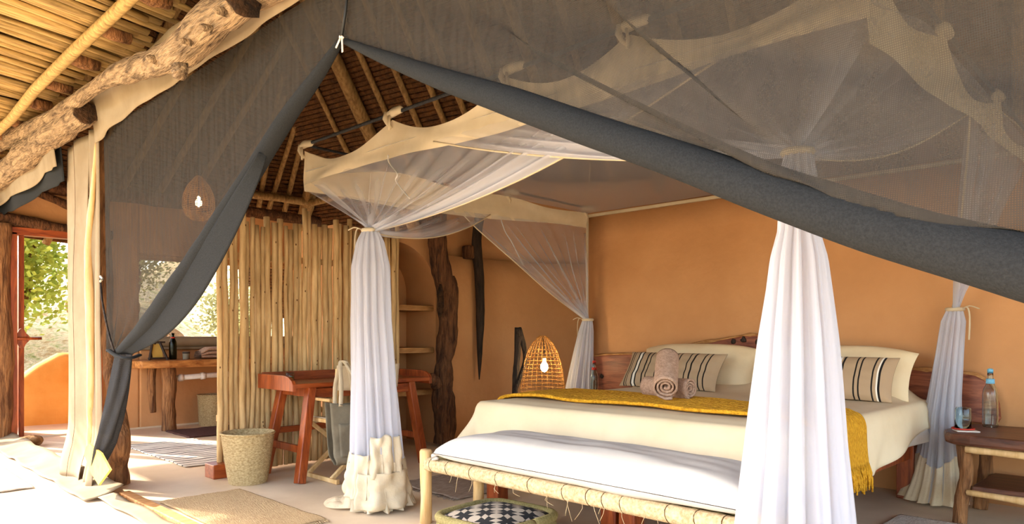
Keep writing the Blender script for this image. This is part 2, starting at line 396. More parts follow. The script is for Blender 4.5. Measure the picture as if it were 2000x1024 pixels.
# ------------------------------------------------------------------ mesh building
def nz(p, s=1.0, o=0.0):
    return mnoise.noise(Vector((p[0] * s + o, p[1] * s + o * 1.7, p[2] * s - o)))
class MB:
    def __init__(s):
        s.v, s.f, s.uv, s.g, s.mi = [], [], [], [], []
        s.cur = 0
    def add(s, p, uv=(0, 0), g=0.0):
        s.v.append(Vector(p)); s.uv.append(uv); s.g.append(g)
        return len(s.v) - 1
    def face(s, ids):
        s.f.append(tuple(ids)); s.mi.append(s.cur)
    def box(s, c, d, rz=0.0):
        c = Vector(c)
        R = Matrix.Rotation(rz, 3, 'Z')
        i = [s.add(c + R @ Vector((sx * d[0] / 2, sy * d[1] / 2, sz * d[2] / 2))) for sz in (-1, 1) for sy in (-1, 1) for sx in (-1, 1)]
        for q in ((0, 2, 3, 1), (4, 5, 7, 6), (0, 1, 5, 4), (2, 6, 7, 3), (0, 4, 6, 2), (1, 3, 7, 5)):
            s.face([i[k] for k in q])
        return s
    def bar(s, p0, p1, w, h, up=(0, 0, 1)):
        p0, p1 = Vector(p0), Vector(p1)
        d = (p1 - p0).normalized()
        u = Vector(up)
        a = d.cross(u)
        if a.length < 1e-4:
            a = d.cross(Vector((1, 0, 0)))
        a.normalize()
        b = a.cross(d).normalized()
        i = [s.add(p + a * sx * w / 2 + b * sy * h / 2) for p in (p0, p1) for sy in (-1, 1) for sx in (-1, 1)]
        for q in ((0, 2, 3, 1), (4, 5, 7, 6), (0, 1, 5, 4), (2, 6, 7, 3), (0, 4, 6, 2), (1, 3, 7, 5)):
            s.face([i[k] for k in q])
        return s
    def tube(s, path, rad, n=8, cap=True, amp=0.0, freq=6.0, seed=0.0, squash=1.0):
        path = [Vector(p) for p in path]
        m = len(path)
        if not isinstance(rad, (list, tuple)):
            rad = [rad] * m
        t0 = (path[1] - path[0]).normalized()
        a = t0.cross(Vector((0, 0, 1)))
        if a.length < 0.05:
            a = t0.cross(Vector((1, 0, 0)))
        a.normalize()
        rings = []
        L = 0.0
        for k in range(m):
            t = (path[min(k + 1, m - 1)] - path[max(k - 1, 0)]).normalized()
            a = (a - t * a.dot(t)).normalized()
            b = t.cross(a)
            if k:
                L += (path[k] - path[k - 1]).length
            ring = []
            for j in range(n):
                th = 2 * pi * j / n
                d = a * cos(th) + b * sin(th) * squash
                r = rad[k]
                if amp:
                    q = path[k] + d * r
                    r *= 1 + amp * (nz(q, freq, seed) + 0.5 * nz(q, freq * 2.3, seed + 9))
                ring.append(s.add(path[k] + d * r, (j / n, L)))
            rings.append(ring)
        for k in range(m - 1):
            for j in range(n):
                s.face((rings[k][j], rings[k][(j + 1) % n], rings[k + 1][(j + 1) % n], rings[k + 1][j]))
        if cap:
            s.face(rings[0][::-1]); s.face(rings[-1])
        return s
    def lathe(s, prof, c, n=24, wob=0.0, seed=0.0, cap=True):
        c = Vector(c)
        rings = []
        for (r, z) in prof:
            ring = []
            for j in range(n):
                th = 2 * pi * j / n
                rr = r * (1 + wob * nz((cos(th) * 2, sin(th) * 2, z * 3), 1.0, seed)) if wob else r
                ring.append(s.add(c + Vector((rr * cos(th), rr * sin(th), z)), (j / n, z)))
            rings.append(ring)
        for k in range(len(rings) - 1):
            for j in range(n):
                s.face((rings[k][j], rings[k][(j + 1) % n], rings[k + 1][(j + 1) % n], rings[k + 1][j]))
        if cap:
            s.face(rings[0][::-1]); s.face(rings[-1])
        return s
    def sheet(s, fn, nu, nv, closed=False):
        ids = []
        for j in range(nv + 1):
            row = []
            for i in range(nu + (0 if closed else 1)):
                u, v = i / nu, j / nv
                r = fn(u, v)
                p, g = (r[0], r[1]) if isinstance(r, tuple) and len(r) == 2 else (r, 0.0)
                row.append(s.add(p, (u, v), g))
            ids.append(row)
        w = nu if closed else nu
        for j in range(nv):
            for i in range(nu):
                i2 = (i + 1) % nu if closed else i + 1
                s.face((ids[j][i], ids[j][i2], ids[j + 1][i2], ids[j + 1][i]))
        return s
    def prism(s, pts, off):
        """polygon pts (3D, planar) extruded by vector off"""
        off = Vector(off)
        a = [s.add(p) for p in pts]
        b = [s.add(Vector(p) + off) for p in pts]
        s.face(a[::-1]); s.face(b)
        n = len(pts)
        for k in range(n):
            s.face((a[k], a[(k + 1) % n], b[(k + 1) % n], b[k]))
        return s
    def xform(s, M, start=0):
        for k in range(start, len(s.v)):
            s.v[k] = M @ s.v[k]
        return s
    def build(s, name, material, parent=None, smooth=True, solid=0.0, bevel=0.0, subsurf=0, origin=None, local=False):
        me = bpy.data.meshes.new(name)
        if local:
            base = Vector((0, 0, 0))
        elif parent is not None:
            base = root_loc(parent)
        elif origin is not None:
            base = Vector(origin)
        else:
            lo = [min(v[k] for v in s.v) for k in range(3)]
            hi = [max(v[k] for v in s.v) for k in range(3)]
            base = Vector(((lo[0] + hi[0]) / 2, (lo[1] + hi[1]) / 2, lo[2]))
        me.from_pydata([v - base for v in s.v], [], s.f)
        mats = material if isinstance(material, (list, tuple)) else [material]
        for mm in mats:
            me.materials.append(K[mm])
        if len(mats) > 1:
            me.polygons.foreach_set('material_index', s.mi)
        ul = me.uv_layers.new(name='UVMap')
        li = [0] * len(me.loops)
        me.loops.foreach_get('vertex_index', li)
        flat = []
        for q in li:
            flat.extend(s.uv[q])
        ul.data.foreach_set('uv', flat)
        if any(s.g):
            at = me.attributes.new('gather', 'FLOAT', 'POINT')
            at.data.foreach_set('value', s.g)
        me.update()
        bm = bmesh.new(); bm.from_mesh(me)
        bmesh.ops.recalc_face_normals(bm, faces=bm.faces)
        bm.to_mesh(me); bm.free()
        if smooth:
            me.polygons.foreach_set('use_smooth', [True] * len(me.polygons))
        o = bpy.data.objects.new(name, me)
        COL.objects.link(o)
        if parent is not None:
            o.parent = parent
        else:
            o.location = base
        if bevel:
            b = o.modifiers.new('bevel', 'BEVEL'); b.width = bevel; b.segments = 2; b.limit_method = 'ANGLE'
        if solid:
            q = o.modifiers.new('solid', 'SOLIDIFY'); q.thickness = solid; q.offset = 0
        if subsurf:
            q = o.modifiers.new('sub', 'SUBSURF'); q.levels = subsurf; q.render_levels = subsurf
        return o
def root_loc(o):
    p = Vector((0, 0, 0))
    while o is not None:
        p = p + o.location
        o = o.parent
    return p
def tag(o, label, cat, group=None):
    o['label'] = label
    o['category'] = cat
    if group:
        o['group'] = group
    return o
def thing(name, label, cat, loc=(0, 0, 0), group=None):
    o = bpy.data.objects.new(name, None)
    o.empty_display_size = 0.1
    COL.objects.link(o)
    o.location = loc
    return tag(o, label, cat, group)
def struct(o):
    o['kind'] = 'structure'
    return o
def place(mesh_obj, name, parent, loc, rot=(0, 0, 0), scale=(1, 1, 1)):
    """another piece that shares the mesh of mesh_obj"""
    o = bpy.data.objects.new(name, mesh_obj.data)
    COL.objects.link(o)
    o.parent = parent
    o.location = Vector(loc) - (root_loc(parent) if parent else Vector((0, 0, 0)))
    o.rotation_euler = rot
    o.scale = scale
    return o
def lerp(a, b, t):
    return a + (b - a) * t
def vl(a, b, t):
    return Vector(a).lerp(Vector(b), t)
def polyline(pts, n):
    """smooth resample (Catmull-Rom)"""
    P = [Vector(p) for p in pts]
    out = []
    m = len(P) - 1
    for k in range(n + 1):
        t = k / n * m
        i = min(int(t), m - 1)
        f = t - i
        p0, p1, p2, p3 = P[max(i - 1, 0)], P[i], P[i + 1], P[min(i + 2, m)]
        out.append(0.5 * ((2 * p1) + (p2 - p0) * f + (2 * p0 - 5 * p1 + 4 * p2 - p3) * f * f + (3 * p1 - p0 - 3 * p2 + p3) * f ** 3))
    return out
def interp(tab, x):
    """piecewise linear table [(x, y), ...]"""
    if x <= tab[0][0]:
        return tab[0][1]
    for (a, b), (c, d) in zip(tab, tab[1:]):
        if x <= c:
            return b + (d - b) * (x - a) / (c - a)
    return tab[-1][1]
def sstep(a, b, x):
    t = max(0.0, min(1.0, (x - a) / (b - a)))
    return t * t * (3 - 2 * t)

# ================================================================== SETTING
def wall_path(mb, pts, z0, z1, th, nzs=8, amp=0.012, seed=0.0, side=1):
    """adobe wall along a plan path; th to the left (+) of the path direction, faces slightly uneven"""
    P = [Vector((p[0], p[1], 0)) for p in pts]
    m = len(P)
    nrm = []
    for k in range(m):
        t = (P[min(k + 1, m - 1)] - P[max(k - 1, 0)]).normalized()
        nrm.append(Vector((-t.y, t.x, 0)) * side)
    rows = []
    for k in range(m):
        col = []
        for j in range(nzs + 1):
            z = lerp(z0, z1, j / nzs)
            p = P[k] + Vector((0, 0, z))
            col.append((mb.add(p + nrm[k] * amp * nz(p, 1.6, seed)), mb.add(p + nrm[k] * th)))
        rows.append(col)
    for k in range(m - 1):
        for j in range(nzs):
            mb.face((rows[k][j][0], rows[k + 1][j][0], rows[k + 1][j + 1][0], rows[k][j + 1][0]))
            mb.face((rows[k][j][1], rows[k][j + 1][1], rows[k + 1][j + 1][1], rows[k + 1][j][1]))
        mb.face((rows[k][-1][0], rows[k + 1][-1][0], rows[k + 1][-1][1], rows[k][-1][1]))
        mb.face((rows[k][0][0], rows[k][0][1], rows[k + 1][0][1], rows[k + 1][0][0]))
    for k in (0, m - 1):
        for j in range(nzs):
            mb.face((rows[k][j][0], rows[k][j + 1][0], rows[k][j + 1][1], rows[k][j][1]))
    return mb

# ---- floor and ground
mb = MB(); mb.box((-3.5, 2.75, -0.05), (13.2, 9.3, 0.1))
floor = struct(mb.build('floor', 'floor', smooth=False))
def ground_z(x, y):
    d = max(0.0, -x - 10.6)
    e = max(0.0, y - 8.5)
    h = 0.36 * d - 0.006 * d * d if d < 20 else 4.8
    h += 0.25 * e if e < 12 else 3
    return -0.12 + h * (0.85 + 0.15 * sin(y * 0.5)) + (0.25 * nz((x, y, 0), 0.5, 3) + 0.12 * nz((x, y, 0), 1.9, 5)) * min(1, (d + e) * 0.4)
mb = MB()
mb.sheet(lambda u, v: Vector((lerp(-34, 26, u), lerp(-30, 26, v), ground_z(lerp(-34, 26, u), lerp(-30, 26, v)))), 150, 140)
struct(mb.build('ground', 'drygrass'))
mb = MB(); mb.box((-10.2, 1.6, -0.03), (2.3, 6.0, 0.1))
mb.build('floor_courtyard', 'floor', smooth=False)['kind'] = 'structure'

# ---- partition behind the bed
wp = [(-4.5 + 0.25 * k, 5.58) for k in range(24)]
mb = MB(); wall_path(mb, wp, 0, 2.28, 0.14, 10, 0.012, 1.0, 1)
wall_back = struct(mb.build('wall_back', 'adobe'))
mb = MB(); mb.bar((-4.52, 5.56, 2.285), (1.2, 5.56, 2.285), 0.03, 0.026)
struct(mb.build('trim_1', 'cream', smooth=False))
mb = MB(); mb.bar((-4.51, 5.568, 0.0), (-4.51, 5.568, 2.3), 0.018, 0.02)
struct(mb.build('trim_2', 'cream', smooth=False))

# ---- side wall with arched niche and curved end
mb = MB()
XN = -5.72; Y0, Y1, ZT = 3.45, 4.70, 2.11
nL, nR, zS, rA = 3.55, 4.62, 1.55, 0.535
def arch(y):
    if y <= nL or y >= nR:
        return None
    return zS + sqrt(max(0.0, 1 - ((y - (nL + nR) / 2) / rA) ** 2)) * 0.47
ys = [Y0, nL] + [nL + (nR - nL) * (0.5 - 0.5 * cos(pi * k / 24)) for k in range(1, 24)] + [nR, Y1]
bot = []
for y in ys:
    if nL < y < nR:
        z = arch(y)
    elif y in (nL, nR):
        z = zS
    else:
        z = 0.0
    bot.append(z)
for k in range(len(ys) - 1):
    ya, yb = ys[k], ys[k + 1]
    if yb <= nL or ya >= nR:
        mb.face([mb.add((XN, ya, 0)), mb.add((XN, yb, 0)), mb.add((XN, yb, ZT)), mb.add((XN, ya, ZT))])
    else:
        za = zS if ya <= nL else arch(ya)
        zb = zS if yb >= nR else arch(yb)
        mb.face([mb.add((XN, ya, za)), mb.add((XN, yb, zb)), mb.add((XN, yb, ZT)), mb.add((XN, ya, ZT))])
rev = [(nL, 0.0), (nL, zS)] + [(y, arch(y)) for y in ys if nL < y < nR] + [(nR, zS), (nR, 0.0)]
XB = XN - 0.50
for (a, b), (c, d) in zip(rev, rev[1:]):
    mb.face([mb.add((XN, a, b)), mb.add((XN, c, d)), mb.add((XB, c, d)), mb.add((XB, a, b))])
mb.face([mb.add((XB, a, b)) for a, b in rev])
mb.box((XB - 0.1, (Y0 + Y1) / 2, ZT / 2), (0.16, Y1 - Y0, ZT))
mb.face([mb.add((XN, Y0, 0)), mb.add((XB, Y0, 0)), mb.add((XB, Y0, ZT)), mb.add((XN, Y0, ZT))])
wall_niche = struct(mb.build('wall_niche', 'adobe', smooth=False, origin=(XN, 4, 0)))
def niche_shelf(z, seed):
    m = MB()
    n = 12
    def top(k, s):
        y = lerp(nL + 0.01, nR - 0.005, k / n)
        return y
    fr = [(XN - 0.02 + 0.02 * nz((0, y * 6, seed), 1), y) for y in [lerp(nL + .01, nR - .005, k / n) for k in range(n + 1)]]
    pts = [Vector((x, y, z)) for x, y in fr] + [Vector((XB + 0.01, nR - 0.005, z)), Vector((XB + 0.01, nL + 0.01, z))]
    m.prism(pts, (0, 0, 0.055))
    o = m.build('niche_shelf', 'shelf_wood', smooth=False, bevel=0.008)
    return o
tag(niche_shelf(1.35, 1.0), 'rough wooden plank, highest shelf in the arched wall niche', 'shelf', 'planks in the arched niche')
tag(niche_shelf(0.925, 4.0), 'rough wooden plank, middle shelf in the arched wall niche', 'shelf', 'planks in the arched niche')
tag(niche_shelf(0.50, 8.0), 'rough wooden plank, lowest shelf in the arched wall niche', 'shelf', 'planks in the arched niche')
# wall continuing behind the bed, lower part thicker with a ledge
cw = polyline([(-5.72, 4.70, 0), (-5.72, 5.2, 0), (-5.7, 5.7, 0), (-5.45, 6.3, 0), (-4.8, 6.75, 0), (-3.8, 6.9, 0), (-2.0, 6.95, 0), (1.5, 6.95, 0)], 40)
mb = MB(); wall_path(mb, [(p.x, p.y) for p in cw], 0, 1.93, 0.3, 9, 0.02, 2.0, 1)
struct(mb.build('wall_side', 'adobe'))
mb = MB(); wall_path(mb, [(p.x - 0.10, p.y + 0.08) for p in cw], 1.93, 2.9, 0.2, 5, 0.015, 4.0, 1)
struct(mb.build('wall_side_upper', 'adobe'))

# ---- left end wall: door gap, pier, window over the wash stand
mb = MB()
def wbox(y0, y1, z0, z1, x0=-9.28, x1=-9.05):
    mb.box(((x0 + x1) / 2, (y0 + y1) / 2, (z0 + z1) / 2), (x1 - x0, y1 - y0, z1 - z0))
wbox(1.50, 2.44, 2.26, 2.66)
wbox(2.44, 2.86, 0, 2.66); wbox(2.86, 4.9, 0, 0.93); wbox(2.86, 4.9, 2.06, 2.66); wbox(4.9, 5.3, 0, 2.2)
wall_left = struct(mb.build('wall_left', 'adobe', smooth=False, bevel=0.02))
mb = MB(); mb.box((-7.7, 5.15, 1.12), (2.8, 0.22, 2.24))
struct(mb.build('wall_bathroom', 'adobe', smooth=False))
mb = MB(); mb.box((-6.12, 5.0, 1.1), (0.36, 0.5, 2.2))
struct(mb.build('wall_bathroom_end', 'adobe', smooth=False))

# ---- thatched roof: faceted cone seen from below
class Facet:
    def __init__(s, az, d0, z0, pitch=1.3):
        a = radians(az)
        s.n = Vector((*camxy(sin(a), cos(a)), 0)).normalized()      # outward, in plan
        s.e = Vector((s.n.y, -s.n.x, 0))                             # along the rows, to the right
        s.d0, s.z0, s.pitch = d0, z0, pitch
        s.up = Vector((-s.n.x, -s.n.y, pitch)).normalized()
        s.nrm = s.e.cross(s.up)
        if s.nrm.z > 0:
            s.nrm = -s.nrm                                           # towards the room
    def pt(s, a, t, off=0.0):
        return s.n * s.d0 + Vector((0, 0, s.z0)) + s.e * a + s.up * t + s.nrm * off
    def hit(s, x, y):
        r, k = (x - CX) / FPX, (HY - y) / FPX
        d = Vector((*camxy(r, 1.0), k))
        o = Vector((0, 0, CAM_H))
        q = s.pt(0, 0)
        t = (q - o).dot(s.nrm) / d.dot(s.nrm)
        p = o + d * t
        return (p - q).dot(s.e), (p - q).dot(s.up)
    def mesh(s, a0, a1, t0, t1, row=0.062):
        mb = MB()
        ts = []
        t = t0
        while t < t1:
            ts += [(t, 0.0), (t + row * 0.35, 0.028), (t + row * 0.9, 0.020)]
            t += row
        na = int((a1 - a0) / 0.16)
        ids = []
        for (t, o) in ts:
            ids.append([mb.add(s.pt(lerp(a0, a1, i / na), t + 0.012 * nz((lerp(a0, a1, i / na) * 2, t * 3, 0), 1.0), o + 0.012 * nz((lerp(a0, a1, i / na) * 5, t * 9, 1), 1.0))) for i in range(na + 1)])
        for j in range(len(ids) - 1):
            for i in range(na):
                mb.face((ids[j][i], ids[j][i + 1], ids[j + 1][i + 1], ids[j + 1][i]))
        return mb
FB = Facet(34, 7.36, 3.28)
FA = Facet(-30, 11.1, 3.28)
FD = Facet(-72, 7.35, 2.85)
roof = struct(FB.mesh(-11.5, 8.5, -1.8, 6.0).build('ceiling_thatch', 'thatch', smooth=False, origin=(0, 0, 0)))
roof2 = struct(FA.mesh(-1.4, 3.5, -1.0, 7.5).build('ceiling_thatch_left', 'thatch', smooth=False, origin=(0, 0, 0)))
struct(FA.mesh(2.3, 6.0, -2.4, -0.9).build('ceiling_thatch_eave', 'thatch', smooth=False, origin=(0, 0, 0)))
roof3 = struct(FD.mesh(5.1, 10.5, -0.8, 6.5).build('ceiling_thatch_end', 'thatch', smooth=False, origin=(0, 0, 0)))
mb = MB()
def fr_pt(u, v):
    y = lerp(1.42, 4.9, v)
    return Vector((lerp(-10.5, 3.5, u), y, 2.98 + 1.3 * (y - 1.42)))
mb.sheet(fr_pt, 40, 40)
struct(mb.build('ceiling_thatch_front', 'thatch'))
mb = MB()
mb.sheet(lambda u, v: Vector((3.5 - 3.2 * v, lerp(0.5, 8, u), 2.6 + 4.2 * v)), 30, 20)
struct(mb.build('ceiling_thatch_right', 'thatch'))

def rafter(parent, F, a, t0, t1, r, lean=0.0, seed=0.0, name='rafter'):
    pts = [F.pt(a + lean * k / 7 + 0.02 * nz((k * 0.7, seed, 0), 1.0), lerp(t0, t1, k / 7), r * 0.9 + 0.028) for k in range(8)]
    return MB().tube(pts, [r * (1.1 - 0.2 * k / 7) for k in range(8)], 8, True, 0.12, 5, seed).build(name, 'rafter', parent)
for k, (x, y, r) in enumerate([(638, 200, .035), (690, 165, .085), (752, 200, .038), (805, 200, .038), (862, 205, .038)]):
    a, t = FB.hit(x, y)
    rafter(roof, FB, a, -1.0, 5.5, r, 0, k * 3.1)
for k in range(12):
    rafter(roof, FB, FB.hit(905, 200)[0] + 0.55 * k, -1.0, 4.5, 0.038 + 0.01 * (k % 3), 0, 20 + k * 2.7)
a0 = FA.hit(604, 300)[0]
rafter(roof2, FA, a0, -1.0, 6, 0.095, 0.5, 5.5)
for k, (x, y, r, ln) in enumerate([(628, 330, .04, 1.0), (572, 330, .04, 0.5), (545, 330, .035, 0.9), (512, 360, .035, 0.2), (478, 360, .035, 0.2)]):
    a, t = FA.hit(x, y)
    rafter(roof2, FA, a - ln * 0.2, -1.0, 5.0, r, ln, 40 + k * 1.9)
for k in range(9):
    rafter(roof3, FD, 5.2 + k * 0.55, -0.8, 5.0, 0.04, 0, 60 + k * 2.2)
# ring beams under the eaves
for F, parent, (xa, ya), (xb, yb), r in ((FA, roof2, (430, 362), (602, 386), .06), (FB, roof, (618, 388), (760, 352), .05)):
    a, t = F.hit(xa, ya); b, t2 = F.hit(xb, yb)
    MB().tube([F.pt(lerp(a, b, k / 5), lerp(t, t2, k / 5), 0.15) for k in range(6)], r, 8, True, 0.15, 4, 3).build('ring_beam', 'rafter', parent)

# ---- logs, lintel and posts on the left end wall
def log(name, pts, rad, material='trunk', n=10, amp=0.18, freq=5, seed=0.0, parent=None, seg=24):
    P = polyline(pts, seg)
    R = [interp([(i / (len(rad) - 1), r) for i, r in enumerate(rad)], k / seg) for k in range(seg + 1)] if isinstance(rad, (list, tuple)) else rad
    return MB().tube(P, R, n, True, amp, freq, seed).build(name, material, parent)
tag(log('wall_plate_log', [(-9.0, 0.9, 2.70), (-9.0, 2.0, 2.69), (-8.98, 3.2, 2.71), (-9.02, 5.2, 2.69)], [.085, .07, .08, .07], 'bark', seed=2), 'long dark log lying along the top of the end wall', 'log')
tag(log('lintel_log', [(-9.0, 1.15, 2.28), (-9.0, 1.6, 2.31), (-8.98, 2.0, 2.26), (-9.0, 2.55, 2.24)], [.05, .075, .06, .05], 'bark', seed=6, amp=0.3), 'gnarled dark log lintel over the garden doorway', 'log')
tag(log('brace_branch', [(-8.96, 1.82, 2.62), (-8.95, 2.1, 2.52), (-8.95, 2.45, 2.38)], [.035, .045, .04], 'bark', seed=9), 'short dark branch slanting across the orange panel above the doorway', 'branch')
tag(log('door_post_log', [(-8.98, 1.50, 0), (-8.97, 1.51, 0.8), (-8.98, 1.49, 1.6), (-8.97, 1.5, 2.26)], [.10, .11, .10, .10], 'trunk', 12, 0.12, 4, 12), 'thick brown log post standing beside the open door', 'post')
tag(log('corner_post_log', [(-8.85, 1.28, 0), (-8.87, 1.29, 1.2), (-8.86, 1.30, 2.7)], [.075, .07, .07], 'bark', 12, 0.12, 4, 15), 'slim dark log post at the far left edge, left of the door post', 'post')

# ---- door: frame and leaf opened outwards
door = struct(bpy.data.objects.new('door_1', None)); COL.objects.link(door); door.location = (-9.05, 1.66, 0)
DY0, DY1 = 1.64, 2.42
mb = MB(); mb.box((-9.0, DY0 - 0.03, 1.09), (0.12, 0.06, 2.18)); mb.build('jamb', 'red_wood', door, False, bevel=0.004)
mb = MB(); mb.box((-9.0, DY1 - 0.0, 1.09), (0.12, 0.05, 2.18)); mb.build('jamb', 'red_wood', door, False, bevel=0.004)
mb = MB(); mb.box((-9.0, (DY0 + DY1) / 2, 2.195), (0.12, DY1 - DY0 + 0.1, 0.08)); mb.build('head', 'red_wood_y', door, False, bevel=0.004)
leafR = Matrix.Translation((-9.02, 1.69, 0)) @ Matrix.Rotation(radians(4), 4, 'Z')
leaf = MB().box((-0.38, 0, 1.10), (0.74, 0.028, 2.12)).xform(leafR).build('door_leaf', 'red_wood', door, False, bevel=0.004)
for q in (0.03, 0.73):
    MB().box((-q, 0.0, 1.10), (0.10 if q > .5 else 0.065, 0.05, 2.14)).xform(leafR).build('stile', 'red_wood', leaf, False, bevel=0.004)
for z in (0.12, 1.1, 2.1):
    MB().box((-0.38, 0.0, z), (0.62, 0.045, 0.10)).xform(leafR).build('rail', 'red_wood', leaf, False, bevel=0.004)
m = MB()
pl = [Vector((-8.995, 1.685 + 0.062 * (1 + 0.16 * cos(4 * th)) * cos(th), 1.07 + 0.095 * (1 + 0.14 * cos(4 * th)) * sin(th))) for th in [2 * pi * k / 32 for k in range(32)]]
m.prism(pl, (0.022, 0, 0)); m.build('latch_plate', 'red_wood', leaf, False)
MB().tube([(-8.96, 1.56, 1.065), (-8.96, 1.70, 1.068), (-8.96, 1.86, 1.07)], .016, 8).build('latch_bolt', 'red_wood', leaf)

# ---- window over the wash stand: rolled canvas blind on the sill
window = struct(bpy.data.objects.new('window_1', None)); COL.objects.link(window); window.location = (-9.15, 3.9, 0.93)
MB().box((-9.15, 3.88, 0.945), (0.28, 2.06, 0.03)).build('sill', 'canvas', window, False, bevel=0.006)
MB().tube([(-9.06, 2.9 + 0.2 * k, 1.02) for k in range(11)], 0.065, 12, True, 0.08, 4, 3).build('rolled_blind', 'canvas', window)
MB().box((-9.10, 3.88, 2.03), (0.10, 2.06, 0.06)).build('window_head', 'shelf_wood', window, False)

# ---- garden wall beyond the door, curved top
gpts = polyline([(-10.25, 0.3, 0), (-10.3, 1.3, 0), (-10.25, 2.0, 0), (-10.2, 2.6, 0), (-10.3, 3.6, 0), (-10.6, 5.2, 0)], 40)
mb = MB()
cols = []
for p in gpts:
    zt = interp([(0.3, 0.45), (1.6, 0.5), (1.85, 0.6), (2.05, 0.78), (2.3, 0.93), (2.8, 0.9), (4.0, 0.85), (6, 0.8)], p.y) - 0.06
    row = []
    for j in range(9):
        th = pi * j / 8
        if j in (0, 8):
            q = Vector((p.x + (0.14 if j == 0 else -0.14), p.y, 0))
        else:
            q = Vector((p.x + 0.14 * cos(th), p.y, zt - 0.08 + 0.10 * sin(th)))
        row.append(mb.add(q))
    cols.append(row)
for a, b in zip(cols, cols[1:]):
    for j in range(8):
        mb.face((a[j], b[j], b[j + 1], a[j + 1]))
struct(mb.build('wall_garden', 'adobe_y'))

# ---- porch ceiling of split laths
ceil = struct(bpy.data.objects.new('ceiling', None)); COL.objects.link(ceil); ceil.location = (-5, 0.6, 2.9)
mb = MB(); mb.box((-4.5, 0.55, 3.10), (13.5, 1.9, 0.08))
backing = mb.build('thatch_backing', 'thatch', ceil, False)
protos = []
LATH_A = radians(8)
for k in range(10):
    L = 2.0
    rr = random.uniform(.023, .035)
    pts = [(0.012 * nz((0, t * 2.0, k * 7.0), 1.0), -L + L * t / 6 , 0.012 * nz((5, t * 1.6, k * 3.0), 1.0)) for t in range(7)]
    o = MB().tube(pts, [rr * random.uniform(.88, 1.1) for _ in range(7)], 7, True, 0.12, 9, k, 0.6).build('lath', 'lath', ceil, local=True)
    protos.append(o)
x = -10.6
k = 0
while x < -1.4:
    ye = random.uniform(1.36, 1.60)
    z = 2.95 - 0.05 + random.uniform(-.014, .014)
    loc = (x + random.uniform(-.006, .006), ye, z)
    rot = (radians(4.0) * -1 + random.uniform(-.012, .012), random.uniform(-.5, .5), LATH_A + random.uniform(-.03, .03))
    if k < 10:
        o = protos[k]; o.location = Vector(loc) - ceil.location; o.rotation_euler = rot
    else:
        place(protos[random.randrange(10)], 'lath', ceil, loc, rot)
    x += random.uniform(.040, .054)
    k += 1
MB().tube([(lerp(-10.5, 0.5, k / 12), 1.20 + 0.012 * sin(k * 2.1), 2.83 + 0.01 * sin(k * 1.3)) for k in range(13)], 0.036, 10, True, 0.12, 6, 4).build('cross_pole', 'lath', ceil)
MB().tube([(lerp(-10.5, 0.5, k / 12), 0.05 + 0.012 * sin(k * 2.1), 2.93) for k in range(13)], 0.036, 10, True, 0.12, 6, 4).build('cross_pole', 'lath', ceil)
for k in range(9):
    xx = -8.3 + k * 0.62 + random.uniform(-.05, .05)
    MB().tube([(xx, 1.24, 2.875), (xx - 0.01, 1.31, 2.868), (xx - 0.02, 1.40, 2.875)], [.04, .045, .04], 9, True, 0.2, 8, k).build('stub_log', 'trunk', ceil)

# ---- front log beams
b1 = [onY(-120, 410, 1.42), onY(0, 345, 1.42), onY(70, 288, 1.42), onY(130, 243, 1.42), onY(168, 220, 1.42)]
lb = thing('log_beam', 'thick weathered log with a charred sawn end, over the rolled canvas', 'beam', (-6.5, 1.42, 2.6))
log('trunk_log', b1, [.12, .12, .11, .095, .085], 'log', 16, 0.16, 4, 3, lb, 40)
e = b1[-1]
MB().lathe([(.07, -0.012), (.08, 0), (.074, .012), (.03, .016)], (0, 0, 0), 16, 0.25, 4).xform(Matrix.Translation(e) @ Matrix.Rotation(radians(90), 4, 'Y')).build('sawn_end', 'logend', lb)
b2 = [onY(x_, y_, 1.36) for x_, y_ in ((-100, 325), (0, 280), (100, 230), (190, 168), (250, 138), (300, 124), (345, 106), (380, 76), (417, 40), (474, -4))]
lb = thing('crooked_log_beam', 'crooked pale gnarled log with a swollen bend, over the tan canvas band', 'beam', (-4.2, 1.36, 2.5))
log('trunk_log', b2, [.075, .075, .055, .04, .07, .068, .080, .086, .085, .08], 'log', 18, 0.16, 6, 8, lb, 60)
MB().lathe([(.076, -0.012), (.085, 0), (.076, .012), (.03, .016)], (0, 0, 0), 16, 0.25, 9).xform(Matrix.Translation(b2[-1]) @ Matrix.Rotation(radians(80), 4, 'Y')).build('sawn_end', 'logend', lb)
for (x, y, r) in ((352, 140, .045), (300, 116, .022), (432, 22, .02), (405, 55, .018), (365, 82, .016)):
    MB().lathe([(r, -0.02), (r * .9, 0.02), (r * .35, .035)], (0, 0, 0), 10, 0.4, x).xform(Matrix.Translation(onY(x, y, 1.29)) @ Matrix.Rotation(radians(90), 4, 'X')).build('knot', 'log', lb)
b3 = [onY(440, 10, 1.45), onY(520, -30, 1.45), onY(700, -140, 1.45), onY(1100, -480, 1.45), Vector((1.2, 1.45, 2.78))]
tag(log('upper_log_beam', b3, [.07, .085, .09, .09, .09], 'log', 14, 0.16, 5, 11), 'log beam carrying on above the zip, behind the charred end', 'beam')

# ================================================================== TENT FRONT
YF = 1.55
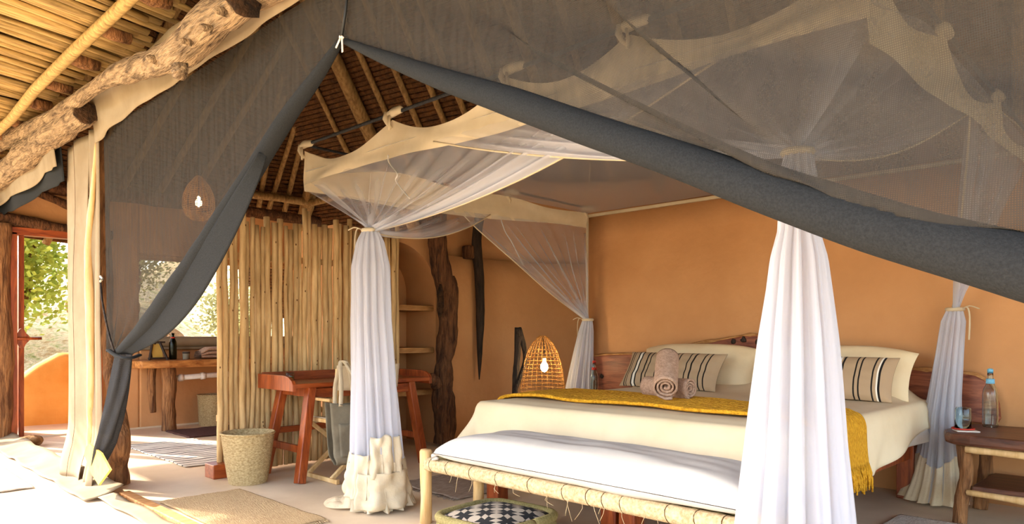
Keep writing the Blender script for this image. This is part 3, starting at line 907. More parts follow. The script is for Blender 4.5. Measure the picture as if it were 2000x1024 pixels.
# ---- tan canvas band under the beams
def band(u, v):
    X = lerp(-5.72, 1.3, u)
    w = 0.016 * math.exp(-((X + 5.45) / 0.35) ** 2) * sin((X + 5.72) * 13 + v * 3) + 0.008 * sin(X * 7 + v * 2) + 0.010 * nz((X * 4, v * 2, 0), 1)
    z = 2.540 + 0.26 * v - 0.06 * math.exp(-((X + 5.70) / 0.35) ** 2) * (1 - v)
    return Vector((X, YF - 0.03 - 0.05 * v + w, z))
cb = thing('canvas_band', 'tan canvas band along the top of the charcoal mesh screen', 'canvas', (-2.2, 1.5, 2.55))
MB().sheet(band, 120, 8).build('band_cloth', 'canvas', cb, solid=0.004)

# ---- left mesh flap, drawn aside
lf = thing('mesh_flap', 'charcoal mesh screen flap drawn aside and tied to the trunk post on the left', 'tent flap', (-5.4, YF, 0.1))
rollpx = [(663, 78), (622, 140), (556, 232), (484, 348), (408, 470), (350, 560), (296, 632), (236, 690)]
roll = [onY(x, y, YF - 0.02) for x, y in rollpx]
rc = polyline(roll, 60)
rz = sorted([(p.z, p.x) for p in rc])
ZT_, ZB_ = 2.553, roll[-1].z
def flapL(u, v):
    z = lerp(ZT_, ZB_ + 0.0, v)
    xr = -2.51 if z > rz[-1][0] else interp(rz, z)
    xl = lerp(-5.66, -5.62, v) + 0.06 * sstep(0.75, 1, v)
    X = lerp(xl, xr, u)
    fold = 0.018 * sin(u * 30 + v * 3) * sstep(0.35, 1.0, v) * (1 - 0.5 * u) + 0.012 * nz((X * 1.5, z * 1.2, 2), 1.0)
    fold += 0.03 * math.exp(-((u - 0.80) / 0.08) ** 2) * sstep(0.2, 0.6, v)
    return Vector((X, YF + fold, z))
MB().sheet(flapL, 90, 60).build('screen_panel', 'screen', lf)
rr = [.014, .030, .042, .050, .066, .082, .080, .050]
R = [interp([(i / 7, r) for i, r in enumerate(rr)], k / 60) for k in range(61)]
m = MB()
m.tube([p + Vector((0.0, 0, -0.01)) for p in rc], R, 16, True, 0.07, 3.0, 2.0, 0.75)
m.build('rolled_edge', 'screen_roll', lf)
m = MB()                                                              # second fold lying over the lower part of the roll
def fold2(u, v):
    t = lerp(0.36, 0.99, v)
    p = rc[int(t * 60)].lerp(rc[min(60, int(t * 60) + 1)], t * 60 - int(t * 60))
    w = 0.17 * sin(pi * min(1, v * 1.02)) ** 0.8
    return Vector((p.x + 0.02 + w * u * 0.75, p.y - 0.045 + 0.04 * u, p.z - 0.03 - w * u * 0.75))
m.sheet(fold2, 10, 40)
m.build('edge_fold', 'screen_roll', lf, solid=0.006)
# the gathered tail under the tie
tail_c = [onY(243, 692, YF - 0.04), onY(232, 760, YF - 0.05), onY(217, 825, YF - 0.06), onY(204, 875, YF - 0.07), onY(193, 915, YF - 0.08)]
tc = polyline(tail_c, 40)
tw = [.09, .11, .125, .125, .085]
def tail(u, v):
    c = tc[int(round(v * 40))]
    w = interp([(i / 4, q) for i, q in enumerate(tw)], v)
    th = 2 * pi * u
    rr_ = w * (1 + 0.16 * sin(th * 5 + v * 4) + 0.1 * nz((cos(th) * 2, sin(th) * 2, v * 3), 1))
    return Vector((c.x + rr_ * cos(th), c.y + 0.45 * rr_ * sin(th), c.z + 0.10 * v * cos(th) * 0.8))
m = MB(); m.sheet(tail, 64, 40, closed=True); m.build('tail', 'screen_tail', lf)
hem = [onY(172, 866, 1.43), onY(164, 888, 1.42), onY(178, 925, 1.42), onY(192, 948, 1.42), onY(214, 918, 1.42), onY(196, 885, 1.42)]
MB().prism(hem, (0.01, 0.012, 0)).build('yellow_hem', 'yellow_hem', lf, False)['label'] = 'mustard yellow canvas corner'
MB().tube(polyline([onY(212, 684, 1.46), onY(228, 695, 1.40), onY(252, 700, 1.42), onY(272, 694, 1.52)], 12), .018, 8, squash=0.5).build('tie_strap', 'screen_roll', lf)
MB().tube(polyline([onY(196, 545, 1.50), onY(200, 590, 1.49), onY(212, 650, 1.48), onY(224, 690, 1.47)], 12), .007, 6).build('cord', 'black_wood', lf)
MB().tube([onY(196, 540, 1.51), onY(200, 545, 1.47), onY(196, 550, 1.47)], .008, 6).build('hook', 'metal', lf)

# ---- right mesh flap, rolled up on the slant
rf = thing('mesh_flap', 'charcoal mesh screen flap rolled up on a slant across the upper right', 'tent flap', (-1.0, YF, 1.2))
rp = [(672, 80), (740, 108), (850, 150), (1000, 200), (1150, 253), (1300, 304), (1500, 376), (1700, 441), (2000, 522), (2500, 668), (3600, 985)]
rrad = [.012, .026, .038, .050, .050, .050, .054, .060, .066, .066, .066]
rq = [onY(x, y, YF) for x, y in rp]
rcv = polyline(rq, 90)
rzx = [(p.x, p.z) for p in rcv]
Rr = [interp([(i / 10, r) for i, r in enumerate(rrad)], k / 90) * 0.92 for k in range(91)]
def flapR(u, v):
    X = lerp(-2.51, rcv[-1].x, u ** 1.0)
    zb = interp(rzx, X)
    z = lerp(zb, 2.553, v)
    d = (z - zb)
    a = sstep(0.02, 0.5, u)
    f = -0.028 * a * math.exp(-((d - 0.30 - 0.10 * (X + 2.5)) / 0.055) ** 2) - 0.018 * a * math.exp(-((d - 0.13) / 0.04) ** 2)
    f += 0.030 * a * math.exp(-((d - 0.22 - 0.06 * (X + 2.5)) / 0.05) ** 2) + 0.022 * a * math.exp(-((d - 0.50 - 0.1 * (X + 2.5)) / 0.08) ** 2)
    f += 0.012 * nz((X * 2, z * 2, 4), 1.0)
    dz = 0.0
    for tab, x0, x1 in (([(-1.7, .30), (-1.16, .205), (-0.66, .12), (-0.3, .07)], -1.75, -0.45), ([(-1.3, .47), (-0.835, .26), (-0.517, .125), (-0.2, .06)], -1.35, -0.1)):
        am = sstep(x0, x0 + 0.35, X) * (1 - sstep(x1 - 0.3, x1, X))
        q = (d - interp(tab, X)) / 0.045
        ex = math.exp(-q * q)
        dz -= 0.085 * am * ex * sstep(0.05, 0.12, d)
        f -= 0.030 * am * ex * (1 if q > 0 else 0.6) 
    return Vector((X, YF + f, max(zb, z + dz)))
MB().sheet(flapR, 120, 150).build('screen_panel', 'screen', rf)
m = MB(); m.tube(rcv, Rr, 20, True, 0.05, 2.0, 5.0)
m.build('rolled_edge', 'screen_roll', rf)
# zip between the flaps
zp = thing('zip', 'black zip with two metal pulls where the mesh flaps meet', 'zip', (-2.51, YF - 0.02, 2.28))
MB().tube([onY(667, 76, YF - 0.012), onY(674, 30, YF - 0.012), onY(680, -20, YF - 0.012), Vector((-2.49, YF - 0.012, 2.57))], .006, 6).build('zip_tape', 'blackp', zp)
for (x0, y0, x1, y1) in ((664, 76, 656, 94), (668, 76, 669, 102)):
    a, b = onY(x0, y0, YF - 0.03), onY(x1, y1, YF - 0.035)
    pu = MB().bar(a, b, .010, .004, (0, 1, 0)).build('zip_pull', 'metal', zp, False, bevel=0.0015)
    MB().tube([a, a + Vector((0.006, -0.004, 0.008)), a + Vector((0.012, 0, 0))], .004, 6).build('slider', 'metal', pu)

# ---- tan canvas curtain, in two drapes with a stripped pole between
def drape(xa, xb, seed):
    def f(u, v):
        z = lerp(2.60, 0.03, v)
        X = lerp(xa, xb, u) + 0.05 * nz((z * 0.9, seed, 0), 1.0) * v
        return Vector((X, YF - 0.02 + 0.012 * sin(u * 7 + seed + v * 1.5) + 0.02 * nz((X * 4, z * 1.2, seed), 1.0) - 0.06 * sstep(0.85, 1, v), z))
    return f
cc = thing('canvas_curtain', 'broad tan canvas curtain hanging left of the stripped pole', 'curtain', (-6.25, YF, 0.02))
MB().sheet(drape(-6.55, -5.97, 1.0), 26, 50).build('cloth', 'canvas', cc, solid=0.004)
MB().tube([drape(-6.55, -5.97, 1.0)(0.52, k / 20) + Vector((0, -0.012, 0)) for k in range(21)], .0016, 5).build('seam', 'bark', cc)
cc = thing('canvas_curtain', 'narrow tan canvas strip hanging between the stripped pole and the mesh', 'curtain', (-5.78, YF, 0.02))
MB().sheet(drape(-5.86, -5.68, 5.0), 14, 50).build('cloth', 'canvas', cc, solid=0.004)
tag(log('stripped_pole', [onY(182, 968, 1.60), onY(179, 800, 1.53), onY(176, 620, 1.51), onY(173, 480, 1.51), onY(181, 380, 1.52), onY(189, 280, 1.54)], [.045, .030, .030, .026, .018, .012], 'pale_wood', 10, 0.25, 8, 21),
    'pale stripped pole peeking out between the two tan canvas curtains', 'pole')
# scalloped canvas valance under the left log
def scallop(off, zadd, dy):
    def f(u, v):
        X = lerp(-9.7, -6.52, u)
        zt = lerp(2.62, 2.66, u)
        zb = 2.36 + zadd - 0.05 * abs(sin((X + 9.7) * 2.2 + off)) + (0.0 if u < 0.97 else 0.02)
        return Vector((X, 1.47 + dy + 0.02 * sin(X * 5 + off) - 0.03 * (1 - v), lerp(zt, zb, v)))
    return f
cv = thing('canvas_valance', 'scalloped tan canvas valance tucked under the log at far left', 'canvas', (-8.2, 1.47, 2.35))
MB().sheet(scallop(0.3, 0.10, 0.0), 70, 8).build('valance_cloth', 'canvas', cv, solid=0.004)
MB().sheet(scallop(1.1, 0.0, 0.04), 70, 8).build('mesh_backing', 'screen_roll', cv, solid=0.004)
# ground flap of the tent and threshold
def gflap(u, v):
    X = lerp(-9.9, -5.35, u)
    lift = 0.95 * math.exp(-((X + 9.9) / 0.35) ** 2)
    return Vector((X, YF - 0.20 + 0.24 * v + 0.03 * nz((X * 2, 0, 3), 1.0), 0.014 + lift * 0.8 + 0.06 * v * v + 0.03 * max(0, nz((X * 3, v, 7), 1.0)) + 0.02 * abs(sin(X * 4)) * v))
tag(MB().sheet(gflap, 90, 8).build('ground_flap', 'canvas', solid=0.004), 'pale canvas skirt of the tent lying along the sunlit floor', 'canvas')
def gflap2(u, v):
    X = lerp(-5.35, -3.4, u)
    return Vector((X, YF - 0.12 + 0.10 * v + 0.02 * nz((X * 2, 0, 3), 1.0), 0.012 + 0.02 * v + 0.012 * abs(sin(X * 5))))
tag(MB().sheet(gflap2, 40, 5).build('ground_flap', 'canvas', solid=0.004), 'short canvas strip lying in front of the wooden threshold', 'canvas')
mb = MB(); mb.bar((-5.35, YF + 0.045, 0.02), (1.3, YF + 0.045, 0.02), 0.07, 0.04)
struct(mb.build('trim_3', 'shelf_wood', smooth=False, bevel=0.006))
tag(log('trunk_post', [(-5.84, 1.66, 0.0), (-5.80, 1.67, 0.16), (-5.70, 1.68, 0.34), (-5.80, 1.68, 0.6), (-6.05, 1.68, 1.2), (-6.20, 1.68, 2.7)], [.105, .08, .06, .055, .05, .05], 'trunk', 14, 0.25, 5, 31, seg=40), 'gnarled brown trunk post holding the tied mesh flap', 'post')

# ================================================================== MOSQUITO NET CANOPY
CX0, CX1, CY0, CY1 = -4.72, -0.87, 2.60, 5.45
ZV = 2.19
def xl(y):
    return lerp(CX0, -4.41, (y - CY0) / (CY1 - CY0))
cn = thing('net_canopy', 'white mosquito net canopy with cream borders hung over the bed', 'bed canopy', (-2.8, 4.0, 0.0))
def topz(y):
    return lerp(2.47, 2.33, (y - CY0) / (CY1 - CY0))
def valance(pts, knots, zb, seed, sg=0.13):
    """cloth border between two corners; upper edge sags between the knots"""
    (x0, y0), (x1, y1) = pts
    L = hypot(x1 - x0, y1 - y0)
    def f(u, v):
        s = u * L
        sag = 0.0
        for a, b in zip(knots, knots[1:]):
            if a <= s <= b:
                sag = sg * (4 * (s - a) * (b - s) / (b - a) ** 2) * min(1.0, (b - a))
        y = lerp(y0, y1, u)
        zt = topz(y) - 0.03 - sag
        z = lerp(zt, zb + 0.02 * sin(s * 2.2 + seed), v)
        w = 0.018 * nz((s * 3, v * 2, seed), 1.0) + 0.012 * sin(s * 6 + v * 3)
        nx, ny = -(y1 - y0) / L, (x1 - x0) / L
        return Vector((lerp(x0, x1, u) + nx * w, y + ny * w, z))
    return f
kf = [0.0, 1.07, 2.10, 2.85, 3.85]
ks = [0.0, 0.9, 1.9, 2.85]
MB().sheet(valance(((CX0, CY0), (CX1, CY0)), kf, ZV, 0.0), 90, 8).build('front_border', 'cream', cn)
MB().sheet(valance(((CX0, CY0), (xl(CY1), CY1)), ks, 2.13, 2.0, 0.035), 60, 8).build('side_border', 'cream', cn)
MB().sheet(valance(((CX1, CY0), (CX1, CY1)), ks, 2.13, 4.0, 0.10), 60, 8).build('side_border', 'cream', cn)
# net ceiling
def netceil(u, v):
    y = lerp(CY0, CY1, v); x = lerp(xl(y), CX1, u)
    e = min(u, 1 - u) * 4
    return (Vector((x, y, topz(y) - 0.045 - 0.14 * (1 - sstep(0, 0.28, v)) - 0.015 * sin(pi * u) * sin(pi * v) + 0.012 * nz((x * 2, y * 2, 0), 1))), 0.42)
MB().sheet(netceil, 30, 24).build('net_ceiling', 'net', cn)
MB().sheet(lambda u, v: Vector((lerp(-2.53, -2.42, u), lerp(CY0, CY1, v), topz(lerp(CY0, CY1, v)) - 0.080 - 0.14 * (1 - sstep(0, 0.28, v)) + 0.008 * nz((u, v * 6, 3), 1))), 3, 24).build('seam_band', 'cream', cn)

def panel(T, Kp, sag, edge, seed, name='net_panel', g0=0.24, pl=13, nrm=(0, 1, 0), bulge=0.0, st=0.16):
    """net hung from T(u) on the border and swept to the tie at Kp; u = 1 is the free edge"""
    Kp = Vector(Kp); nrm = Vector(nrm)
    def f(u, v):
        uu = u ** 1.25
        a = T(uu)
        k = Kp + Vector((0, 0, 0)) + (a - Kp) * 0.0
        p = a.lerp(k, v)
        bow = 4 * v * (1 - v)
        p.z -= sag * uu ** 2 * bow
        pin = (1 - v) ** 0.7 * (0.35 + 0.65 * sstep(0, 0.15, v))
        p += nrm * (0.030 * pin * sin(uu * 2 * pi * pl + seed + 2.0 * nz((uu * 6, v * 1.5, seed), 1)) + bulge * bow * uu + 0.02 * nz((uu * 9, v * 2, seed), 1.0))
        p += Vector((0.012 * sin(uu * 43), 0.012 * cos(uu * 43), 0.02 * sin(uu * 31))) * v
        streak = 0.5 + 0.5 * sin(uu * 2 * pi * pl * 1.0 + seed + 1.2)
        g = g0 + st * streak ** 5 * sstep(0, .4, v) + edge * sstep(0.74, 0.97, u) * sstep(0.0, 0.5, v) + 0.5 * sstep(0.72, 1.0, v) + 0.30 * (1 - sstep(0.03, 0.13, u)) * sstep(0.0, 0.2, v)
        return (p, min(0.88, g))
    o = MB().sheet(f, 170, 40).build(name, 'net', cn)
    path = [f(1.0, k / 24)[0] for k in range(25)]
    MB().tube(path, .005, 5).build('hem_cord', 'cream', o)
    return o
KFL, KFR = (-3.94, 2.64, 1.79), (-1.127, 2.62, 1.79)
KBL, KBR = (-4.40, 5.44, 1.255), (-1.28, 5.42, 1.28)
TL = lambda u: Vector((lerp(CX0 + 0.02, -1.45, u), CY0 + 0.02, ZV + 0.03))
TR = lambda u: Vector((lerp(CX1 - 0.02, -3.22, u), CY0 - 0.02, ZV + 0.03))
panel(TL, KFL, 0.10, 0.66, 0.3, pl=11, g0=0.2)
panel(TR, KFR, 0.05, 0.62, 1.7, pl=12, g0=0.15, st=0.07)
panel(lambda u: Vector((xl(lerp(CY0, 4.25, u)) + 0.01, lerp(CY0, 4.25, u), 2.15)), KFL, 0.11, 0.25, 2.2, pl=9, nrm=(1, 0, 0))
panel(lambda u: Vector((xl(lerp(CY1 - 0.02, 3.95, u)) + 0.01, lerp(CY1 - 0.02, 3.95, u), 2.15)), KBL, 0.04, 0.10, 4.1, pl=10, nrm=(1, 0, 0))
panel(lambda u: Vector((CX1 - 0.01, lerp(CY0, 4.1, u), ZV + 0.03)), KFR, 0.10, 0.2, 5.2, pl=9, nrm=(1, 0, 0), g0=0.17, st=0.08)
panel(lambda u: Vector((CX1 - 0.01, lerp(CY1 - 0.02, 4.0, u), ZV + 0.03)), KBR, 0.04, 0.2, 6.1, pl=9, nrm=(1, 0, 0))
def bundle(top, cen, prof, seed, n=12, gd=0.58, zend=0.02):
    """gathered net below the tie: cen = [(z, dx, dy)], prof = [(z, r)]"""
    zt = top[2]
    cxs = [(-z, dx) for z, dx, dy in cen]; cys = [(-z, dy) for z, dx, dy in cen]; pr = [(-z, r) for z, r in prof]
    def f(u, v):
        z = lerp(zt + 0.005, zend, v)
        th = 2 * pi * u
        R_ = interp(pr, -z)
        q = nz((cos(th) * 1.5, sin(th) * 1.5, z * 0.8), 1.0, seed)
        rr_ = R_ * (1 + 0.16 * sin(n * th + seed + 1.2 * q) + 0.09 * sin((2 * n + 1) * th + z * 2) + 0.16 * q)
        streak = 0.5 + 0.5 * sin(n * th + seed + 1.2 * q)
        g = gd + 0.22 * streak + 0.2 * (1 - sstep(0, 0.12, v))
        return (Vector((top[0] + interp(cxs, -z) + rr_ * cos(th), top[1] + interp(cys, -z) + rr_ * sin(th), z)), min(0.93, g))
    return f
def curtain(top, cen, prof, seed, hem_h, tie=True):
    f = bundle(top, cen, prof, seed)
    o = MB().sheet(f, 110, 60, closed=True).build('curtain_bundle', 'net', cn)
    vh = 1 - hem_h / (top[2])
    def h(u, v):
        p, g = f(u, lerp(vh + 0.03 * sin(u * 2 * pi * 3), 1.0, v))
        c = f(0.0, 1.0)[0]
        a = Vector((p.x - top[0], p.y - top[1], 0))
        return p + a * (0.04 + 0.14 * v * v) + Vector((0, 0, 0.02 * nz((p.x * 8, p.y * 8, seed), 1.0)))
    MB().sheet(h, 90, 12, closed=True).build('hem_cloth', 'calico', o)
    t = Vector(top)
    MB().tube([t + Vector((prof[0][1] * 1.15 * cos(a), prof[0][1] * 1.15 * sin(a), 0.0)) for a in [2 * pi * k / 14 for k in range(15)]], .014, 7, squash=1.0).build('tie', 'cream', o)
    return o, f
o1, f1 = curtain(KFL, [(1.79, 0, 0), (1.2, 0.01, 0), (0.6, 0.03, 0.02), (0, 0.06, 0.03)],
                 [(1.79, .042), (1.72, .075), (1.55, .108), (1.2, .115), (0.9, .125), (0.6, .135), (0.35, .145), (0.1, .16), (0, .17)], 0.4, 0.30)
o2, f2 = curtain(KFR, [(1.79, 0, 0), (1.0, -0.005, 0), (0, -0.02, 0)],
                 [(1.79, .042), (1.70, .055), (1.5, .062), (1.4, .085), (1.1, .118), (0.7, .15), (0.35, .185), (0, .22)], 2.4, 0.22)
o3, f3 = curtain(KBL, [(1.255, 0, 0), (0.6, -0.05, -0.05), (0, -0.08, -0.08)],
                 [(1.255, .04), (1.15, .06), (0.9, .085), (0.6, .115), (0.3, .13), (0, .15)], 3.4, 0.2)
o4, f4 = curtain(KBR, [(1.28, 0, 0), (0.6, -0.06, -0.04), (0, -0.08, -0.06)],
                 [(1.28, .04), (1.2, .062), (1.0, .07), (0.7, .085), (0.4, .11), (0.15, .14), (0, .16)], 5.4, 0.27)
for o, top, d in ((o4, KBR, (1, -.4)), (o3, KBL, (-.8, -.6)), (o1, KFL, (-.7, -.7))):
    t = Vector(top)
    dv = Vector((d[0], d[1], 0)).normalized()
    MB().tube(polyline([t + dv * 0.045, t + dv * 0.085 + Vector((0, 0, 0.01)), t + dv * 0.10 + Vector((0, 0, -0.06)), t + dv * 0.095 + Vector((0, 0, -0.2))], 12), .008, 6, squash=0.5).build('tie_end', 'cream', o)
    MB().tube(polyline([t + dv * 0.045, t + dv * 0.10 + Vector((0.0, 0.0, 0.02)), t + dv * 0.15 + Vector((0.01, 0, 0.0))], 8), .008, 6, squash=0.5).build('tie_end', 'cream', o)
# back-left and front loops, calico flaps at the front left and the heap on the floor
def flapc(t0, t1, z0, z1, out, seed):
    """loose calico hem hanging against the gathered net"""
    def f(u, v):
        a = radians(lerp(t0, t1, u))
        z = lerp(z1, z0, v) + 0.02 * nz((u * 3, 0, seed), 1.0)
        R_ = 0.158 + out + 0.035 * v + 0.030 * nz((u * 5, v * 3, seed), 1.0) + 0.014 * sin(u * 17 + v * 2 + seed) * (0.3 + v)
        return Vector((KFL[0] + 0.04 + R_ * cos(a), KFL[1] + 0.025 + R_ * sin(a), z))
    return f
MB().sheet(flapc(-128, -52, .09, .36, .015, 1), 30, 18).build('hem_flap', 'calico', o1, solid=.003)
MB().sheet(flapc(-50, 24, .22, .47, .0, 4), 30, 18).build('hem_flap', 'calico', o1, solid=.003)
MB().sheet(flapc(-70, 40, .03, .25, .045, 7), 36, 18).build('hem_flap', 'calico', o1, solid=.003)
hc = onZ(738, 985)
def heapf(u, v):
    a = 2 * pi * u
    d = Vector((cos(a), sin(a), 0))
    left = max(0.0, d.dot(Vector((-.8, -.6, 0))))
    R_ = (0.19 + 0.17 * left ** 2 + 0.04 * nz((cos(a) * 2, sin(a) * 2, 0), 1.0)) * v
    p = hc + d * R_
    rg = abs(nz((p.x * 7, p.y * 7, 0), 1.0)) * 1.2 + 0.5 * abs(nz((p.x * 15, p.y * 15, 4), 1.0))
    z = 0.014 + (0.035 + 0.085 * rg) * (1 - v ** 4) * (0.35 + 0.65 * (1 - v * left))
    return Vector((p.x, p.y, max(0.008, z)))
MB().sheet(heapf, 72, 26, closed=True).build('hem_heap', 'calico', o1)
# stray ribbons of the net
for px in ([(758, 303), (760, 318), (776, 340), (774, 355), (800, 388)], ):
    MB().tube(polyline([onY(x, y, 2.57) for x, y in px], 20), .006, 5, squash=0.5).build('ribbon', 'net_ribbon' if 'net_ribbon' in K else 'white', cn)
MB().tube(polyline([Vector((-4.66, 4.5, 2.2)), Vector((-4.64, 4.55, 2.05)), Vector((-4.62, 4.62, 1.95)), Vector((-4.60, 4.75, 1.75))], 16), .005, 5).build('ribbon', 'white', cn)
# rods and knots
rod = thing('canopy_rod', 'black rope-wound rod along the front of the net canopy', 'rod', (-2.8, CY0, 2.47))
MB().tube([Vector((lerp(CX0 - 0.06, CX1 + 0.1, k / 60), CY0 + 0.0, topz(CY0) + 0.012 - 0.01 * sin(pi * k / 60))) for k in range(61)], [.0105 + .0018 * (k % 2) for k in range(61)], 8).build('rod_core', 'black_rod', rod)
for nm, X in (('black rope-wound rod along the left side of the net canopy', CX0), ('black rope-wound rod along the right side of the net canopy', CX1)):
    r2 = MB().tube([Vector((X if X == CX1 else xl(lerp(CY0 + 0.03, CY1, k / 30)), lerp(CY0 + 0.03, CY1, k / 30), topz(lerp(CY0, CY1, k / 30)) + 0.012)) for k in range(31)], .0105, 8).build('canopy_rod', 'black_rod')
    tag(r2, nm, 'rod')
def knot(p, d, seed):
    p = Vector(p); d = Vector(d).normalized()
    m = MB()
    m.tube([p - d * 0.055 + Vector((0, 0, .004)), p - d * 0.02, p + d * 0.02 + Vector((0, 0, .005)), p + d * 0.09, p + d * 0.11], [.012, .024, .027, .022, .014], 10, True, 0.35, 22, seed)
    m.tube([p - d * 0.04 + Vector((0, -.012, .01)), p - d * 0.045 + Vector((0, -.016, -.03)), p - d * 0.03 + Vector((0, -.01, -.06)), p + d * 0.0 + Vector((0, -.005, -.09))], [.014, .016, .013, .01], 8, True, 0.3, 22, seed + 3)
    m.tube([p + Vector((0, -.02, -.02)), p + d * 0.012 + Vector((0, -.025, -.07)), p + d * 0.008 + Vector((0, -.024, -.11))], [.008, .009, .007], 7, True, 0.3, 20, seed + 5)
    m.build('knot', 'cream', cn)
for s in kf:
    knot((CX0 + s, CY0, topz(CY0) + 0.01), (1, 0, 0), s * 7)
for s in ks[1:]:
    knot((xl(CY0 + s), CY0 + s, topz(CY0 + s) + 0.01), (0, 1, 0), s * 5)
    knot((CX1, CY0 + s, topz(CY0 + s) + 0.01), (0, 1, 0), s * 9)
for k, (x, y) in enumerate(((CX1, CY0), (xl(CY1), CY1), (CX1, CY1))):
    zz = topz(y)
    r2 = MB().tube([Vector((x, y, zz + 0.02)), Vector((lerp(x, -3.2, .12), lerp(y, 4.0, .1), zz + 0.35)), Vector((lerp(x, -3.2, .25), lerp(y, 4.0, .25), zz + 0.75))], .005, 5).build('hang_cord', 'rope', cn)

# ================================================================== BED
BX0, BX1, BY0, BY1, BZ = -3.53, -1.46, 3.25, 5.46, 0.68
bed = thing('bed', 'wide wooden bed with a cream bedspread and live-edge headboard', 'bed', (-2.5, 4.3, 0))
hbp = [(1155, 697), (1180, 694), (1210, 693), (1245, 692), (1290, 685), (1350, 674), (1410, 664), (1455, 656), (1475, 656), (1510, 662), (1560, 668), (1600, 676), (1640, 690), (1680, 706), (1720, 712), (1760, 720), (1800, 724), (1840, 727), (1880, 730), (1905, 734), (1925, 744), (1940, 762), (1950, 790), (1953, 818), (1945, 832),
       (1900, 826), (1850, 818), (1800, 812), (1740, 797), (1600, 800), (1300, 792), (1155, 772)]
HBY = 5.50
pts = [onY(x, y, HBY) for x, y in hbp]
hb = MB().prism(pts, (0, 0.055, 0)).build('headboard', 'head_wood', bed, False, bevel=0.01)
edge = polyline([p + Vector((0, 0.02, 0.0)) for p in pts[:21]], 80)
MB().tube(edge, [.016 + .012 * max(0, nz((k * 0.21, 0, 5), 1.0)) for k in range(81)], 8, True, 0.4, 14, 5).build('bark_edge', 'live_edge', hb)
for (x, y) in ((1690, 706), (1710, 709), (1735, 712)):
    p = onY(x, y, HBY - 0.01)
    MB().tube([p - Vector((0.07, 0, 0.004)), p, p + Vector((0.08, 0, -0.012))], [.008, .022, .006], 8, True, 0.4, 16, x).build('bark_edge', 'live_edge', hb)
for (x, y, r) in ((1432, 667, 5), (1452, 664, 6), (1482, 668, 7), (1455, 697, 3), (1823, 745, 5), (1495, 676, 3), (1175, 735, 5), (1390, 690, 3)):
    p = onY(x, y, HBY - 0.002); q = r * 0.0028
    MB().lathe([(q * 1.6, 0), (q, .006), (q * .2, .004)], (0, 0, 0), 10, 0.5, x).xform(Matrix.Translation(p) @ Matrix.Rotation(radians(90), 4, 'X')).build('wood_knot', 'dark', hb)
# frame and legs
MB().box(((BX0 + BX1) / 2, (BY0 + BY1) / 2 + .02, 0.33), (BX1 - BX0 - 0.12, BY1 - BY0 - 0.12, 0.12)).build('bed_frame', 'red_wood', bed, False, bevel=0.008)
for (x, y) in ((-3.50, 3.36), (-2.53, 3.36), (-2.40, 3.36), (-1.56, 3.36), (-3.50, 5.36), (-1.55, 5.36)):
    MB().box((x, y, 0.19), (0.11, 0.10, 0.38)).build('leg', 'red_wood', bed, False, bevel=0.006)
MB().box(((BX0 + BX1) / 2, (BY0 + BY1) / 2, 0.52), (BX1 - BX0 - 0.03, BY1 - BY0 - 0.03, 0.26)).build('mattress', 'white', bed, False, bevel=0.05)

def drapemap(x, y, off=0.0, zlow=0.36, fold=1.0, r=0.07, flare=0.10):
    """plan point of a spread cloth -> place on / over the edge of the bed"""
    cx = min(max(x, BX0), BX1); cy = max(y, BY0)
    dx, dy = x - cx, y - cy
    d = hypot(dx, dy)
    wr = 0.006 * nz((x * 2.2, y * 2.2, 1), 1.0)
    if d < 1e-6:
        ed = min(x - BX0, BX1 - x, y - BY0)
        return Vector((x, y, BZ + off + wr - 0.012 * (1 - sstep(0, 0.12, ed))))
    nx, ny = dx / d, dy / d
    a = min(d / r, pi / 2)
    out = r * sin(a) * 0.6; dn = r * (1 - cos(a))
    if d > r * pi / 2:
        dn += d - r * pi / 2
    s = (x + y) if abs(nx) > abs(ny) else (x - y)
    hang = sstep(0.05, 0.35, dn)
    out += dn * flare + fold * 0.022 * hang * sin(s * 11 + 1.5 * nz((s, 0, 0), 1.0)) + off
    corner = min(1.0, abs(dx) / .1) * min(1.0, abs(dy) / .1)
    out += corner * 0.12 * hang
    return Vector((cx + nx * out, cy + ny * out, BZ + off * 0.3 - 0.012 - dn))
DR = 0.36
def spread(u, v):
    x = lerp(BX0 - DR, BX1 + DR, u); y = lerp(BY0 - DR, BY1 - 0.02, v)
    if x > BX1:                                                        # side hem rises towards the pillows
        x = BX1 + (x - BX1) * (1 - 0.42 * sstep(4.2, 5.4, y))
    p = drapemap(x, y)
    hd = sstep(BY1 - 0.62, BY1 - 0.1, y) * sstep(BX0, BX0 + 0.2, x) * (1 - sstep(BX1 - 0.2, BX1, x))
    p.z += 0.10 * hd
    return p
MB().sheet(spread, 130, 110).build('bedspread', 'bed_cream', bed, solid=0.006)
def undersheet(u, v):
    x = lerp(BX1 - 0.03, BX1 + 0.29, u); y = lerp(4.85, BY1 - 0.01, v)
    p = drapemap(x, y, 0.0, fold=1.5)
    p.z += -0.008
    p.x += -0.006 + 0.012 * sin(y * 14) * u
    return p
MB().sheet(undersheet, 24, 24).build('white_sheet', 'white', bed, solid=0.004)
for k, (x, y, l) in enumerate(()):
    pass

